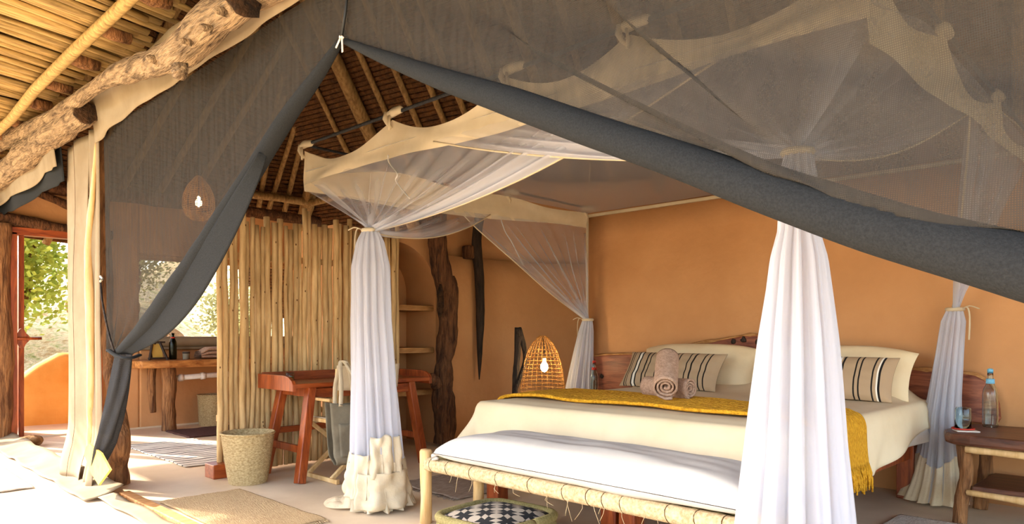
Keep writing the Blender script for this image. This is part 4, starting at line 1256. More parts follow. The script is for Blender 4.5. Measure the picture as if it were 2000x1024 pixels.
# mustard throw across the bed
th = thing('throw_blanket', 'mustard yellow knitted throw laid across the foot of the bed', 'blanket', (-2.5, 3.8, 0.69))
TY0, TY1 = 3.47, 4.10
def throwf(u, v):
    x = lerp(BX0 - 0.10, BX1 + 0.30, u); y = lerp(TY0, TY1, v) + 0.02 * sin(x * 4 + v) + 0.05 * sstep(BX1, BX1 + .3, x) * (0.5 - v)
    p = drapemap(x, y, 0.016, fold=0.3)
    p.z += 0.012 + 0.004 * sin(x * 9 + y * 7)
    p.z += 0.003 * sin(y * 160)
    return p
MB().sheet(throwf, 140, 84).build('knit', 'mustard', th, solid=0.012)
MB().tube([throwf(k / 80, 0.0) + Vector((0, -0.004, 0.0)) for k in range(81)], .012, 8).build('rolled_hem', 'mustard', th)
m = MB()
for k in range(46):
    p = throwf(1.0, k / 45)
    q = p + Vector((0.015 + random.uniform(-.01, .015), random.uniform(-.012, .012), -random.uniform(.10, .15)))
    m.tube([p, vl(p, q, .5) + Vector((0.008, random.uniform(-.01, .01), 0)), q], [.007, .008, .005], 5)
fringe = m.build('fringe', 'mustard', th)

# pillows and cushions
def cushion(name, material, parent, w, h, t, M, seed=0.0, pw=2.2, nu=40, nv=26, droop=0.0, tb=None):
    mb = MB()
    for sgn in (1, -1):
        def f(u, v):
            a, b = 2 * u - 1, 2 * v - 1
            k = max(0.0, (1 - abs(a) ** pw)) ** 0.5 * max(0.0, (1 - abs(b) ** pw)) ** 0.5
            pin = 1 - 0.06 * (1 - abs(a)) * abs(b) - 0.0
            x = a * w / 2 * (1 - 0.05 * (1 - b * b))
            y = b * h / 2 * (1 - 0.06 * (1 - a * a)) * (1 - droop * abs(a) ** 3 * (1 if b > 0 else .3))
            z = sgn * ((t / 2 if sgn > 0 or tb is None else tb) * k + 0.0015) + 0.010 * nz((a * 3, b * 3, seed), 1.0) * k
            return Vector((x, y, z))
        mb.sheet(f, nu, nv)
    mb.xform(M)
    return mb.build(name, material, parent)
def stand(x, y, z, tilt, rz=0.0):
    """cushion local x -> world X, local y -> up, leaning back against +Y"""
    return Matrix.Translation((x, y, z)) @ Matrix.Rotation(rz, 4, 'Z') @ Matrix.Rotation(radians(90 - tilt), 4, 'X')
for k, (x, lab) in enumerate(((-3.10, 'plump cream pillow leaning on the headboard behind the towels'), (-2.02, 'plump cream pillow leaning on the headboard behind the right striped cushion'))):
    pil = thing('pillow', lab, 'pillow', (x, 5.2, 0.70), 'cream pillows on the bed')
    cushion('pillow_case', 'pillow', pil, 1.10, 0.46, 0.26, stand(x, 5.24, 0.835, 33), k * 3.0, pw=3.0, droop=.22)
    cushion('pillow_lining', 'white', pil, 0.80, 0.40, 0.14, stand(x + 0.06, 5.39, 0.84, 14), k * 5.0, droop=.5)
sc1 = thing('striped_cushion', 'long taupe striped cushion beside the rolled towels', 'cushion', (-3.15, 4.92, .70), 'striped cushions')
cushion('cushion_cover', 'stripe_a', sc1, 0.90, 0.33, 0.15, stand(-3.14, 4.93, 0.825, 33, radians(-2)), 2.0, 3.0)
sc2 = thing('striped_cushion', 'long taupe striped cushion half hidden by the front net curtain', 'cushion', (-1.92, 4.92, .70), 'striped cushions')
cushion('cushion_cover', 'stripe_b', sc2, 0.84, 0.33, 0.15, stand(-1.91, 4.92, 0.825, 33, radians(2)), 6.0, 3.0)
# rolled towels
def towel(name, label, p0, p1, r, seed, turns=3.2, thick=0.012):
    p0, p1 = Vector(p0), Vector(p1)
    d = (p1 - p0); L = d.length; d.normalize()
    a = d.cross(Vector((0, 0, 1))).normalized(); b = a.cross(d)
    n = 90
    def f(u, v):
        tt = u * turns * 2 * pi
        rr_ = lerp(r * 0.16, r, u) * (1 + 0.03 * nz((u * 9, v * 3, seed), 1))
        if u > 0.97:
            rr_ += 0.004
        end = 0.006 * nz((u * 6, v, seed + 4), 1.0) + (0.014 * (0.5 - u) if v < 0.5 else -0.01 * (0.5 - u))
        return p0 + d * (v * L + end) + (a * cos(tt - 2.4) + b * sin(tt - 2.4)) * rr_
    root = thing(name, label, 'towel', ((p0 + p1) / 2 - Vector((0, 0, r))), 'rolled towels on the bed')
    MB().sheet(f, n * 2, 16).build('rolled_cloth', 'towel', root, solid=thick)
    return root
towel('rolled_towel', 'taupe rolled towel lying crosswise on the mustard throw', (-2.38, 3.96, 0.775), (-2.74, 4.02, 0.775), .066, 1.0)
towel('rolled_towel', 'taupe rolled towel propped up over the lying roll', (-2.43, 3.76, 0.79), (-2.58, 4.02, 0.96), .080, 5.0)

# ================================================================== BENCH AND BOLSTER
bn = thing('rope_bench', 'low log bench with rope-wrapped rails at the foot of the bed', 'bench', (-2.45, 2.83, 0))
NX0, NX1, NY0, NY1, NZ = -3.36, -1.26, 2.64, 3.04, 0.352
for (x, y, h_) in ((NX0, NY0, .435), (NX0 + .02, NY1, .42), (NX1, NY0, .435), (NX1, NY1, .43)):
    MB().tube([(x, y, 0), (x + .004, y, .15), (x - .003, y, .3), (x, y, h_ - .012), (x, y, h_)], [.036, .034, .036, .036, .030], 12, True, 0.08, 6, x * 3 + y).build('leg', 'pale_wood', bn)
def ropewrap(p0, p1, r, name):
    p0, p1 = Vector(p0), Vector(p1)
    L = (p1 - p0).length
    n = int(L / 0.0055)
    R_ = []
    for k in range(n + 1):
        s = k * L / n
        R_.append(r * (1 + 0.035 * nz((s * 9, 0, 3), 1.0)) + (0.0016 if k % 2 else 0))
    o = MB().tube([vl(p0, p1, k / n) for k in range(n + 1)], R_, 16).build(name, 'rope', bn)
    s = 0.06
    while s < L - 0.05:
        c = vl(p0, p1, s / L)
        dd = (p1 - p0).normalized()
        MB().tube([c + dd * 0.006 * sin(q) + Vector((0, cos(2 * pi * q / 12), sin(2 * pi * q / 12)) if abs(dd.x) > .5 else (cos(2 * pi * q / 12), 0, sin(2 * pi * q / 12))) * (r + 0.0015) for q in range(13)], .0022, 5).build('binding', 'groove', o)
        s += random.uniform(.09, .24)
    return o
ropewrap((NX0 + .02, NY0, NZ), (NX1 - .02, NY0, NZ), .040, 'front_rail')
ropewrap((NX0 + .02, NY1, NZ), (NX1 - .02, NY1, NZ), .036, 'back_rail')
ropewrap((NX0, NY0 + .02, NZ + .03), (NX0, NY1 - .02, NZ + .03), .028, 'end_rail')
ropewrap((NX1, NY0 + .02, NZ + .03), (NX1, NY1 - .02, NZ + .03), .028, 'end_rail')
for k in range(11):
    y = lerp(NY0 + .02, NY1 - .02, k / 10)
    MB().sheet(lambda u, v: Vector((lerp(NX0, NX1, u), y + (v - .5) * .034, NZ + .034 + .004 * sin(u * 120 + k * pi))), 60, 2).build('seat_strand', 'braid', bn, solid=.006)
m = MB()
for k in range(26):
    x = random.uniform(NX0 + .2, NX1 - .1)
    m.tube(polyline([(x, NY0 - .03, NZ - .02), (x + random.uniform(-.02, .02), NY0 - .035, NZ - .05), (x + random.uniform(-.05, .05), NY0 - .03, NZ - random.uniform(.06, .13))], 4), .0012, 4)
m.build('loose_fibres', 'rope', bn)['kind'] = 'stuff'
bo = thing('bolster', 'long white bolster pillow lying on the rope bench', 'pillow', (-2.38, 2.84, .39))
cushion('pillow_case', 'bolster', bo, 1.98, 0.46, 0.27, Matrix.Translation((-2.24, 2.81, .435)), 3.0, pw=6.0, nu=110, nv=44, tb=.045)
tie_p = Vector((-3.20, 2.62, .435))
MB().tube([tie_p, tie_p + Vector((-.035, -.03, -.02)), tie_p + Vector((-.045, -.02, -.035)), tie_p + Vector((0, -.02, -.03))], [.008, .014, .014, .008], 8).build('end_knot', 'bolster', bo)

# patterned floor pouf below the bench
pf = thing('patterned_pouf', 'black and white patterned floor cushion with an olive braided edge', 'cushion', (-2.86, 2.74, 0))
pc = onZ(970, 999, .13)
pc.z = 0.10
def pouf(u, v):
    th_ = 2 * pi * u
    sq = 1 / max(abs(cos(th_)) ** 5 + abs(sin(th_)) ** 5, 1e-6) ** (1 / 5)
    rad_ = 0.25 * sq * (v if v < .8 else .8 + (v - .8))
    z = 0.15 - 0.045 * (v ** 3)
    return pc + Matrix.Rotation(radians(4), 3, 'Z') @ Vector((rad_ * cos(th_), rad_ * sin(th_), 0)) + Vector((0, 0, z - 0.10))
MB().sheet(pouf, 48, 14, closed=True).build('patterned_cover', 'ikat', pf)
def pside(u, v):
    p = pouf(u, 1.0)
    c = Vector((pc.x, pc.y, p.z))
    o = (p - c).normalized()
    return p + o * (0.03 * sin(pi * v)) - Vector((0, 0, (p.z - 0.01) * v))
MB().sheet(pside, 48, 6, closed=True).build('side_panel', 'braid', pf)
MB().tube([pouf(k / 48, 1.0) + (pouf(k / 48, 1.0) - pc).normalized() * 0.014 for k in range(49)], [.024 + .002 * (k % 2) for k in range(49)], 10).build('braided_edge', 'braid', pf)

# ================================================================== BEDSIDE TABLES
def slab(pts2, z, t, mbk, name, parent, bevel=0.012):
    return MB().prism([Vector((x, y, z - t)) for x, y in pts2], (0, 0, t)).build(name, mbk, parent, False, bevel=bevel)
ns = thing('bedside_table', 'rustic bedside table with dark live-edge top and log legs', 'table', (-0.85, 5.1, 0))
out = [(-1.20, 4.86), (-1.24, 5.0), (-1.22, 5.2), (-1.18, 5.42), (-0.8, 5.45), (-0.3, 5.46), (-0.25, 5.0), (-0.28, 4.72), (-0.5, 4.70), (-0.8, 4.74), (-1.05, 4.76), (-1.15, 4.79)]
slab(out, 0.535, 0.065, 'dark_slab', 'table_top', ns, .018)
for k, (x, y) in enumerate(((-1.10, 4.86), (-0.38, 4.84), (-1.10, 5.36), (-0.38, 5.36))):
    log('leg', [(x - .02, y - .01, 0), (x - .015, y, .12), (x + .01, y, .3), (x, y, .475)], [.042, .04, .036, .038], 'trunk', 12, 0.22, 9, 70 + k * 5, ns, 20)
for y in (4.80, 5.38):
    log('rail', [(-1.08, y, .45), (-0.7, y, .445), (-0.38, y, .45)], [.02, .024, .02], 'pale_wood', 8, .2, 9, y, ns, 10)
slab([(-1.06, 4.83), (-1.06, 5.4), (-0.40, 5.4), (-0.40, 4.81), (-0.7, 4.85)], 0.235, .045, 'dark_slab', 'shelf', ns)
log('shelf_rail', [(-1.08, 4.83, .195), (-0.7, 4.815, .185), (-0.38, 4.83, .19)], [.018, .022, .018], 'pale_wood', 8, .25, 9, 3, ns, 10)
n2 = thing('bedside_table', 'small wooden bedside table at the far side of the bed', 'table', (-4.02, 5.15, 0))
slab([(-4.25, 4.92), (-4.27, 5.44), (-3.66, 5.44), (-3.66, 4.9)], 0.52, .05, 'dark_slab', 'table_top', n2)
for k, (x, y) in enumerate(((-4.18, 4.98), (-3.74, 4.98), (-4.18, 5.38), (-3.74, 5.38))):
    log('leg', [(x, y, 0), (x + .01, y, .25), (x, y, .475)], [.035, .03, .033], 'trunk', 10, 0.22, 9, 90 + k * 5, n2, 12)
def bottle(label, loc, h, r, gm, band, stopper=True, neck=0.02, cat='bottle'):
    t = thing('glass_bottle', label, cat, loc)
    c = Vector(loc)
    hs = h * 0.58
    MB().lathe([(r * .2, 0.004), (r * .92, 0), (r, .012), (r, hs), (r * .9, hs + .03), (neck, hs + .075), (neck * .85, h - .03), (neck * .85, h)], c, 24, cap=False).build('bottle_glass', gm, t, solid=0.003)
    MB().lathe([(neck * 1.35, hs + .07), (neck * 1.25, h - .045)], c, 20, cap=False).build('neck_band', band, t, solid=0.003)
    if stopper:
        MB().lathe([(neck * .8, h - .01), (neck * 1.0, h + .004), (neck * 1.0, h + .014), (neck * .5, h + .02)], c, 16).build('stopper', band, t)
    return t
bottle('clear glass water bottle with blue neck on the right bedside table', (-1.06, 5.31, .536), .345, .042, 'glass', 'blue', neck=.017)
bottle('clear glass water bottle with red and grey neck behind the bed', (-4.17, 5.25, .521), .33, .036, 'glass', 'red', neck=.016)
p = onZ(1881, 838, .545)
tb = thing('tumbler', 'upturned glass tumbler standing on a card', 'glass', (p.x, p.y, .541))
MB().lathe([(.043, .004), (.042, .07), (.040, .125), (.036, .133), (.006, .135)], (p.x, p.y, .541), 22, cap=False).build('tumbler_glass', 'glass_b', tb, solid=.003)
MB().tube([(p.x + .058 * cos(2 * pi * k / 20) , p.y + .058 * sin(2 * pi * k / 20), .548) for k in range(21)], .005, 6).build('red_bead_ring', 'red', tb)
tag(MB().box((p.x + .02, p.y - .02, .538), (.12, .10, .005), .5).build('card', 'paper', smooth=False), 'small pale card under the upturned tumbler', 'card')
sk = thing('black_box', 'small black box beside the striped cushion at the headboard', 'box', (-3.98, 5.32, .521))
MB().box((-3.99, 5.3, .565), (.10, .05, .085)).build('case', 'blackp', sk, False, bevel=.008)
MB().box((-3.99, 5.272, .570), (.05, .008, .03)).build('face', 'paper', sk, False)

# ================================================================== BASKET FLOOR LAMP AND FORKED STICK
def wicker_form(prof, c, ribs, rings, rt, name, parent, material='wicker'):
    c = Vector(c)
    m = MB()
    z0, z1 = prof[0][0], prof[-1][0]
    for k in range(ribs):
        th_ = 2 * pi * k / ribs
        pts = []
        for j in range(15):
            z = lerp(z0, z1, j / 14)
            r = interp(prof, z) * (1 + 0.02 * nz((k, j, 0), 1.0))
            a = th_ + 0.04 * nz((k * 1.7, j * .5, 3), 1)
            pts.append(c + Vector((r * cos(a), r * sin(a), z)))
        m.tube(pts, rt, 4, cap=False)
    for j in range(rings):
        z = lerp(z0, z1, (j + .5) / rings)
        r = interp(prof, z)
        m.tube([c + Vector(((r + rt * (1 if k % 2 else -1)) * cos(2 * pi * k / 36), (r + rt * (1 if k % 2 else -1)) * sin(2 * pi * k / 36), z + .006 * nz((k * .4, j, 0), 1))) for k in range(37)], rt, 4, cap=False)
    return m.build(name, material, parent, False)
lp = onX(1060, 700, -4.55)
LX, LY = lp.x, lp.y
fl = thing('basket_lamp', 'tall lit wicker basket lamp standing beyond the bed', 'lamp', (LX, LY, 0))
wicker_form([(0, .17), (.2, .205), (.45, .215), (.65, .205), (.80, .185), (.93, .15), (1.02, .105), (1.08, .06), (1.10, .03)], (LX, LY, 0.0), 24, 30, .0027, 'wicker_shade', fl)
MB().lathe([(.006, .76), (.026, .775), (.036, .80), (.034, .825), (.014, .86), (.012, .89)], (LX + 0.02, LY, 0), 16).build('bulb', 'bulb', fl)
MB().tube([(LX + .02, LY, .925), (LX + .01, LY, 1.0), (LX, LY, 1.09)], .006, 6).build('flex', 'blackp', fl)
def point(name, loc, e, parent):
    d = bpy.data.lights.new(name, 'POINT'); d.energy = e; d.color = (1.0, .68, .34); d.shadow_soft_size = .04
    o = bpy.data.objects.new(name, d); COL.objects.link(o); o.parent = parent
    o.location = Vector(loc) - root_loc(parent)
point('lamp_light', (LX + .02, LY, .80), 14, fl)
SX = -4.72
fs = thing('forked_stick', 'black forked branch standing beside the basket lamp', 'branch', (SX, onX(1012, 700, SX).y, 0))
log('stem', [onX(1004, 880, SX), onX(1006, 760, SX), onX(1010, 700, SX), onX(1012, 640, SX)], [.03, .028, .03, .034], 'black_wood', 10, .2, 9, 4, fs, 20)
log('branch', [onX(1012, 642, SX + .03), onX(1020, 665, SX + .03), onX(1026, 700, SX + .03), onX(1018, 730, SX + .03), onX(1008, 760, SX + .05), onX(996, 800, SX + .05), onX(985, 880, SX + .05)], [.03, .026, .022, .02, .02, .02, .02], 'black_wood', 8, .2, 9, 8, fs, 24)
# dark spear-shaped timber against the side wall, and the big post
tag(log('tapered_timber', [Vector((-5.63, 5.17, 2.5)), onX(931, 470, -5.63), onX(936, 540, -5.63), onX(938, 620, -5.63), onX(937, 690, -5.63), onX(936, 742, -5.63)], [.055, .055, .052, .048, .03, .005], 'black_wood', 10, .14, 6, 14, seg=30), 'long dark pointed timber hanging against the ochre side wall', 'timber')
MB_ = MB().box((-5.68, 5.06, 1.98), (.12, .16, .14))
tag(MB_.build('timber_bracket', 'bark', smooth=False, bevel=.02), 'dark wooden block on the wall ledge beside the pointed timber', 'bracket')
pw = -5.55
gp = thing('gnarled_post', 'massive gnarled dark post standing beside the niche', 'post', (pw, onX(868, 866, pw).y, 0))
log('trunk', [onX(868, 866, pw), onX(868, 800, pw), onX(864, 745, pw), onX(870, 690, pw), onX(874, 620, pw), onX(870, 560, pw), onX(858, 500, pw), onX(852, 450, pw), onX(850, 330, pw)], [.105, .11, .10, .095, .10, .11, .092, .10, .09], 'bark', 20, .30, 5.5, 22, gp, 70)
log('knob', [onX(852, 752, pw + .03), onX(846, 742, pw + .05), onX(843, 730, pw + .05)], [.06, .055, .02], 'bark', 10, .3, 8, 5, gp, 8)
log('knob', [onX(874, 575, pw + .03), onX(884, 560, pw + .05), onX(884, 540, pw + .03)], [.06, .055, .02], 'bark', 10, .3, 8, 9, gp, 8)
c_ = [onX(860, y_, pw + .085) for y_ in (555, 575, 600, 620)]
log('hollow', c_, [.012, .032, .034, .010], 'logend', 10, .3, 9, 3, gp, 12)

# ================================================================== POLE SCREEN
ps = thing('pole_screen', 'tall screen of upright peeled poles behind the desk', 'screen', (-5.62, 3.2, 0))
y = 2.34
k = 0
while y < 4.06:
    r = random.uniform(.017, .028)
    h_ = 2.13 + random.uniform(-.14, .05) if random.random() < .75 else 2.13 + random.uniform(.0, .08)
    pts = [Vector((-5.62 + .018 * nz((k * 3.3, j * .45, 0), 1.0) + .008 * ((-1) ** k), y + r + .014 * nz((k * 1.9, j * .5, 5), 1.0), lerp(0.02, h_, j / 12))) for j in range(13)]
    m = MB(); m.tube(pts, [r * (1.08 - .12 * j / 12 + .06 * nz((k, j * .8, 2), 1)) for j in range(13)], 9, True, 0.06, 9, k)
    po = m.build('pole', 'pole', ps)
    if k % 2 == 0:
        for q in range(3):
            kn = MB()
            j = random.randrange(1, 12)
            c = pts[j] + Vector((r * .93, random.uniform(-.4, .4) * r, random.uniform(-.05, .05)))
            kn.lathe([(.0065, -.004), (.005, .003), (.001, .005)], (0, 0, 0), 7)
            kn.xform(Matrix.Translation(c) @ Matrix.Diagonal((1, .8, 1.6, 1)) @ Matrix.Rotation(radians(90), 4, 'Y'))
            kn.build('knot', 'knot', po)
    y += 2 * r + random.uniform(-.003, .004)
    k += 1
MB().bar((-5.665, 2.36, .45), (-5.665, 4.05, .45), .03, .05).build('batten', 'pole', ps, False)
MB().bar((-5.665, 2.36, 1.75), (-5.665, 4.05, 1.75), .03, .05).build('batten', 'pole', ps, False)
MB().box((-5.58, 2.33, .055), (.17, .13, .11)).build('foot_block', 'red_wood_y', ps, False, bevel=.006)

# ================================================================== DESK, CHAIR, TOTE
dk_ = thing('desk', 'red hardwood desk with raised edges and splayed legs before the pole screen', 'desk', (-5.2, 3.25, 0))
DX0, DX1, DYA, DYB, DZ = -5.50, -4.93, 2.64, 3.92, .745
MB().box(((DX0 + DX1) / 2, (DYA + DYB) / 2, DZ - .02), (DX1 - DX0, DYB - DYA, .035)).build('desk_top', 'red_wood_y', dk_, False, bevel=.006)
def sidepiece(y):
    pr = [(DX0, -.06), (DX0, .055), (DX1 - .14, .055), (DX1 - .07, .045), (DX1 - .02, .02), (DX1, -.01), (DX1, -.06)]
    return MB().prism([Vector((x, y, DZ + z)) for x, z in pr], (0, .03, 0)).build('raised_end', 'red_wood', dk_, False, bevel=.004)
sidepiece(DYA - .02); sidepiece(DYB - .01)
MB().box((DX0 + .015, (DYA + DYB) / 2, DZ + .02), (.03, DYB - DYA - .02, .09)).build('raised_back', 'red_wood_y', dk_, False, bevel=.004)
legs = {}
for nm, (xt, yt, xb, yb) in {'fl': (-4.99, 2.80, -4.90, 2.66), 'bl': (-5.42, 2.80, -5.46, 2.66), 'fr': (-4.99, 3.74, -4.93, 3.85), 'br': (-5.42, 3.74, -5.46, 3.85)}.items():
    legs[nm] = (Vector((xt, yt, DZ - .035)), Vector((xb, yb, 0)))
    MB().bar(legs[nm][0], legs[nm][1], .075, .065, (0, 1, 0)).build('leg', 'red_wood', dk_, False, bevel=.006)
def lp_(nm, t):
    return vl(legs[nm][0], legs[nm][1], t)
MB().bar(lp_('fl', .07), lp_('fr', .07), .03, .075).build('apron', 'red_wood_y', dk_, False, bevel=.004)
MB().bar(lp_('bl', .07), lp_('br', .07), .03, .075).build('apron', 'red_wood_y', dk_, False, bevel=.004)
for a, b in (('fl', 'bl'), ('fr', 'br')):
    MB().bar(lp_(a, .06), lp_(b, .06), .03, .07).build('apron', 'red_wood', dk_, False, bevel=.004)
    MB().bar(lp_(a, .66), lp_(b, .66), .03, .055).build('stretcher', 'red_wood', dk_, False, bevel=.004)
MB().bar(lp_('bl', .52), lp_('br', .52), .03, .05).build('stretcher', 'red_wood_y', dk_, False, bevel=.004)
pj = onX(566, 722, -5.38)
cj = thing('candle_jar', 'small green glass jar standing on the desk', 'jar', (pj.x, pj.y, DZ))
MB().lathe([(.01, .003), (.033, 0), (.035, .01), (.034, .055), (.032, .058)], (pj.x, pj.y, DZ), 20, cap=False).build('jar_glass', 'glass', cj, solid=.003)
MB().lathe([(.03, .004), (.03, .03)], (pj.x, pj.y, DZ), 16).build('wax', 'braid', cj)

ch = thing('folding_chair', 'pale wooden folding chair with canvas back pulled up to the desk', 'chair', (-4.9, 3.1, 0))
CA, CB = 2.84, 3.36
for y_ in (CA, CB):
    MB().bar((-4.66, y_, .86), (-4.73, y_, .40), .022, .034, (0, 1, 0)).build('back_post', 'pale_wood', ch, False, bevel=.004)
    MB().bar((-4.74, y_, .46), (-5.12, y_, .46), .025, .03).build('seat_rail', 'pale_wood', ch, False, bevel=.004)
    MB().bar((-4.74, y_, .62), (-5.12, y_, .62), .05, .022).build('armrest', 'pale_wood', ch, False, bevel=.004)
    MB().bar((-5.12, y_, .46), (-5.12, y_, .62), .024, .028, (0, 1, 0)).build('arm_post', 'pale_wood', ch, False, bevel=.004)
    MB().bar((-4.66, y_, .02), (-5.26, y_, .02), .028, .034).build('runner', 'pale_wood', ch, False, bevel=.004)
for x_ in (-4.78, -5.12):
    MB().bar((x_, CA, .45), (x_ - .01, CB, .03), .03, .03, (1, 0, 0)).build('cross_leg', 'pale_wood', ch, False, bevel=.004)
    MB().bar((x_ + .03, CB, .45), (x_ + .03, CA, .03), .03, .03, (1, 0, 0)).build('cross_leg', 'pale_wood', ch, False, bevel=.004)
def cback(u, v):
    return Vector((lerp(-4.642, -4.668, v) + .03 * sin(pi * u) * 1.0, lerp(CA - .02, CB + .02, u), lerp(.885, .70, v) - .008 * sin(pi * u)))
MB().sheet(cback, 16, 8).build('canvas_back', 'calico', ch, solid=.006)
MB().sheet(lambda u, v: Vector((lerp(-4.74, -5.12, v), lerp(CA, CB, u), .478 - .03 * sin(pi * u))), 14, 8).build('canvas_seat', 'calico', ch, solid=.005)

tt = thing('tote_bag', 'olive grey canvas tote bag hanging on the chair by cream straps', 'bag', (-4.56, 2.86, .15))
TYA, TYB, TZ0, TZ1 = 2.70, 3.03, .165, .625
def tote(sg):
    def f(u, v):
        bulge = .035 + .035 * sin(pi * u) ** .6 * (0.5 + .5 * v)
        w = 1 - .10 * v - .18 * sstep(.82, 1, v)
        yc = (TYA + TYB) / 2 + .02 * v
        return Vector((-4.575 + sg * bulge * (1 - sstep(.9, 1, v) * .6) + .010 * nz((u * 4, v * 4, sg), 1.0), yc + (u - .5) * (TYB - TYA) * w, lerp(TZ1, TZ0, v) - .02 * sin(pi * u) * (1 - v)))
    return f
m = MB(); m.sheet(tote(1), 18, 20); m.sheet(tote(-1), 18, 20); bag = m.build('bag_body', 'tote', tt, solid=.004)
MB().sheet(lambda u, v: tote(1)(lerp(.14, .86, u), lerp(.32, .86, v)) + Vector((.007, 0, 0)), 12, 12).build('pocket', 'tote', bag, solid=.003)
def strap(y0, y1, xo):
    pts = polyline([(-4.575 + xo, y0, TZ1 - .03), (-4.60 + xo, y0 + .02, .75), (-4.635, lerp(y0, y1, .4), .905), (-4.62, lerp(y0, y1, .62), .90), (-4.59 + xo, y1 - .01, .75), (-4.575 + xo, y1, TZ1 - .03)], 24)
    m = MB()
    ids = [(m.add(p - Vector((0, .017, 0))), m.add(p + Vector((0, .017, 0)))) for p in pts]
    for a, b in zip(ids, ids[1:]):
        m.face((a[0], a[1], b[1], b[0]))
    return m.build('strap', 'calico', tt, solid=.004)
strap(2.78, 2.94, .05); strap(2.79, 2.95, -.045)

# ================================================================== BASKETS, RUGS
def basket(label, c, rb, rt, h, group=None):
    t = thing('woven_basket', label, 'basket', c, group)
    c = Vector(c)
    m = MB()
    prof = []
    rows = int(h / .011)
    for k in range(rows):
        f = k / rows
        r = lerp(rb, rt, f ** .8)
        prof += [(r - .0025, f * h), (r + .003, (f + .5 / rows) * h)]
    prof += [(rt + .004, h), (rt + .002, h + .008), (rt - .008, h + .004)]
    prof += [(lerp(rt, rb, q / 6) - .012, h * (1 - q / 6) + .01 * (q == 6)) for q in range(1, 7)] + [(.01, .012)]
    m.lathe(prof, c, 40, 0.012, 2.0, cap=False)
    m.build('woven_body', 'basket', t)
    m = MB(); m.tube([c + Vector((rt * cos(2 * pi * k / 40), rt * sin(2 * pi * k / 40), h)) for k in range(41)], .009, 6, amp=.1, freq=30); m.build('rim', 'basket', t)
    return t
bk = onZ(483, 945)
basket('woven palm leaf basket standing beside the left desk leg', (-5.22, 2.41, 0), .135, .19, .375)
basket('woven palm leaf basket on the floor under the wash stand', (-8.82, 3.62, 0), .15, .17, .37)
def rug(name, label, x0, x1, y0, y1, material, t=.012, rz=0.0, fringe_mat=None, cat='rug', border=None, axis=0):
    o = thing(name, label, cat, ((x0 + x1) / 2, (y0 + y1) / 2, 0))
    C = Vector(((x0 + x1) / 2, (y0 + y1) / 2, 0))
    M = Matrix.Translation(C) @ Matrix.Rotation(rz, 4, 'Z') @ Matrix.Translation(-C)
    def f(u, v):
        x = lerp(x0, x1, u) + .010 * nz((u * 3, v * 6, 1), 1); y_ = lerp(y0, y1, v) + .010 * nz((u * 6, v * 3, 4), 1)
        return Vector((x, y_, .010 + .004 * nz((x * 5, y_ * 5, 0), 1) + .0015 * sin(x * 190 if axis == 0 else y_ * 190)))
    MB().sheet(f, 90, 60).xform(M).build('woven_field', material, o, solid=t)
    if fringe_mat:
        m = MB()
        for s_ in (0, 1):
            for k in range(70):
                u = (k + .5) / 70
                p = f(s_, u) if axis == 0 else f(u, s_)
                d = Vector((1 if s_ else -1, 0, 0)) if axis == 0 else Vector((0, 1 if s_ else -1, 0))
                m.tube([p, p + d * random.uniform(.02, .045) + Vector((random.uniform(-.01, .01), random.uniform(-.01, .01), -.004))], .003, 4)
        m.xform(M)
        m.build('fringe', fringe_mat, o)['kind'] = 'stuff'
    return o
rug('jute_rug', 'beige jute rug on the floor inside the threshold', -4.98, -3.80, 1.70, 2.24, 'rug_beige', fringe_mat='rug_beige')
rug('rag_rug', 'grey rag rug along the far side of the bed', -4.36, -3.66, 3.14, 4.75, 'rug_grey', fringe_mat='rug_grey', axis=1)
rug('pale_rug', 'off-white rug on the floor before the right bedside table', -1.42, -0.75, 3.6, 4.78, 'rug_white', fringe_mat='rug_white', axis=1)
rug('striped_mat', 'white floor mat with thin black stripes lying in the sun', -7.75, -6.15, 2.30, 2.98, 'mat_stripe', t=.008)
rug('bath_mat', 'dark plum bath mat before the wash stand', -8.55, -7.85, 2.98, 3.75, 'mat_dark', t=.016)
rug('pale_rug', 'off-white rug with faint squares lying in the sun outside', -7.6, -6.1, .55, 1.22, 'rug_white', t=.008)

# ================================================================== WASH STAND
ws = thing('wash_stand', 'thick live-edge wooden wash counter on rough log legs', 'counter', (-8.8, 3.4, 0))
slab([(-8.55, 2.72), (-8.50, 3.0), (-8.53, 3.4), (-8.48, 3.9), (-8.52, 4.6), (-9.03, 4.6), (-9.03, 2.74), (-8.8, 2.68)], .815, .085, 'slab_wood', 'counter_top', ws, .015)
log('leg', [(-8.66, 3.06, 0), (-8.66, 3.05, .3), (-8.67, 3.06, .55), (-8.68, 3.05, .73)], [.08, .072, .075, .08], 'trunk', 14, .2, 6, 41, ws)
log('leg', [(-8.86, 2.95, 0.2), (-8.86, 2.93, .5), (-8.87, 2.94, .73)], [.03, .045, .05], 'trunk', 10, .2, 6, 45, ws)
log('leg', [(-8.66, 4.4, 0), (-8.66, 4.4, .4), (-8.68, 4.41, .73)], [.08, .07, .08], 'trunk', 12, .2, 6, 49, ws)
pp = thing('drain_pipe', 'white plastic drain pipe under the wash counter', 'pipe', (-8.75, 3.5, .55))
MB().tube([(-8.72, 3.17, .60), (-8.72, 3.5, .615), (-8.72, 3.95, .625)], .032, 12).build('pipe', 'white_pvc', pp)
for y_ in (3.18, 3.44):
    MB().tube([(-8.72, y_, .60 + .04 * (y_ - 3.17)), (-8.72, y_ + .05, .603 + .04 * (y_ - 3.17))], .043, 12).build('collar', 'white_pvc', pp)
bottle('dark green bottle with red neck on the wash counter', (-8.78, 3.14, .816), .31, .042, 'wine', 'red', False, .018)
cpt = thing('tooth_mug', 'small dark mug beside the green bottle', 'mug', (-8.72, 3.27, .816))
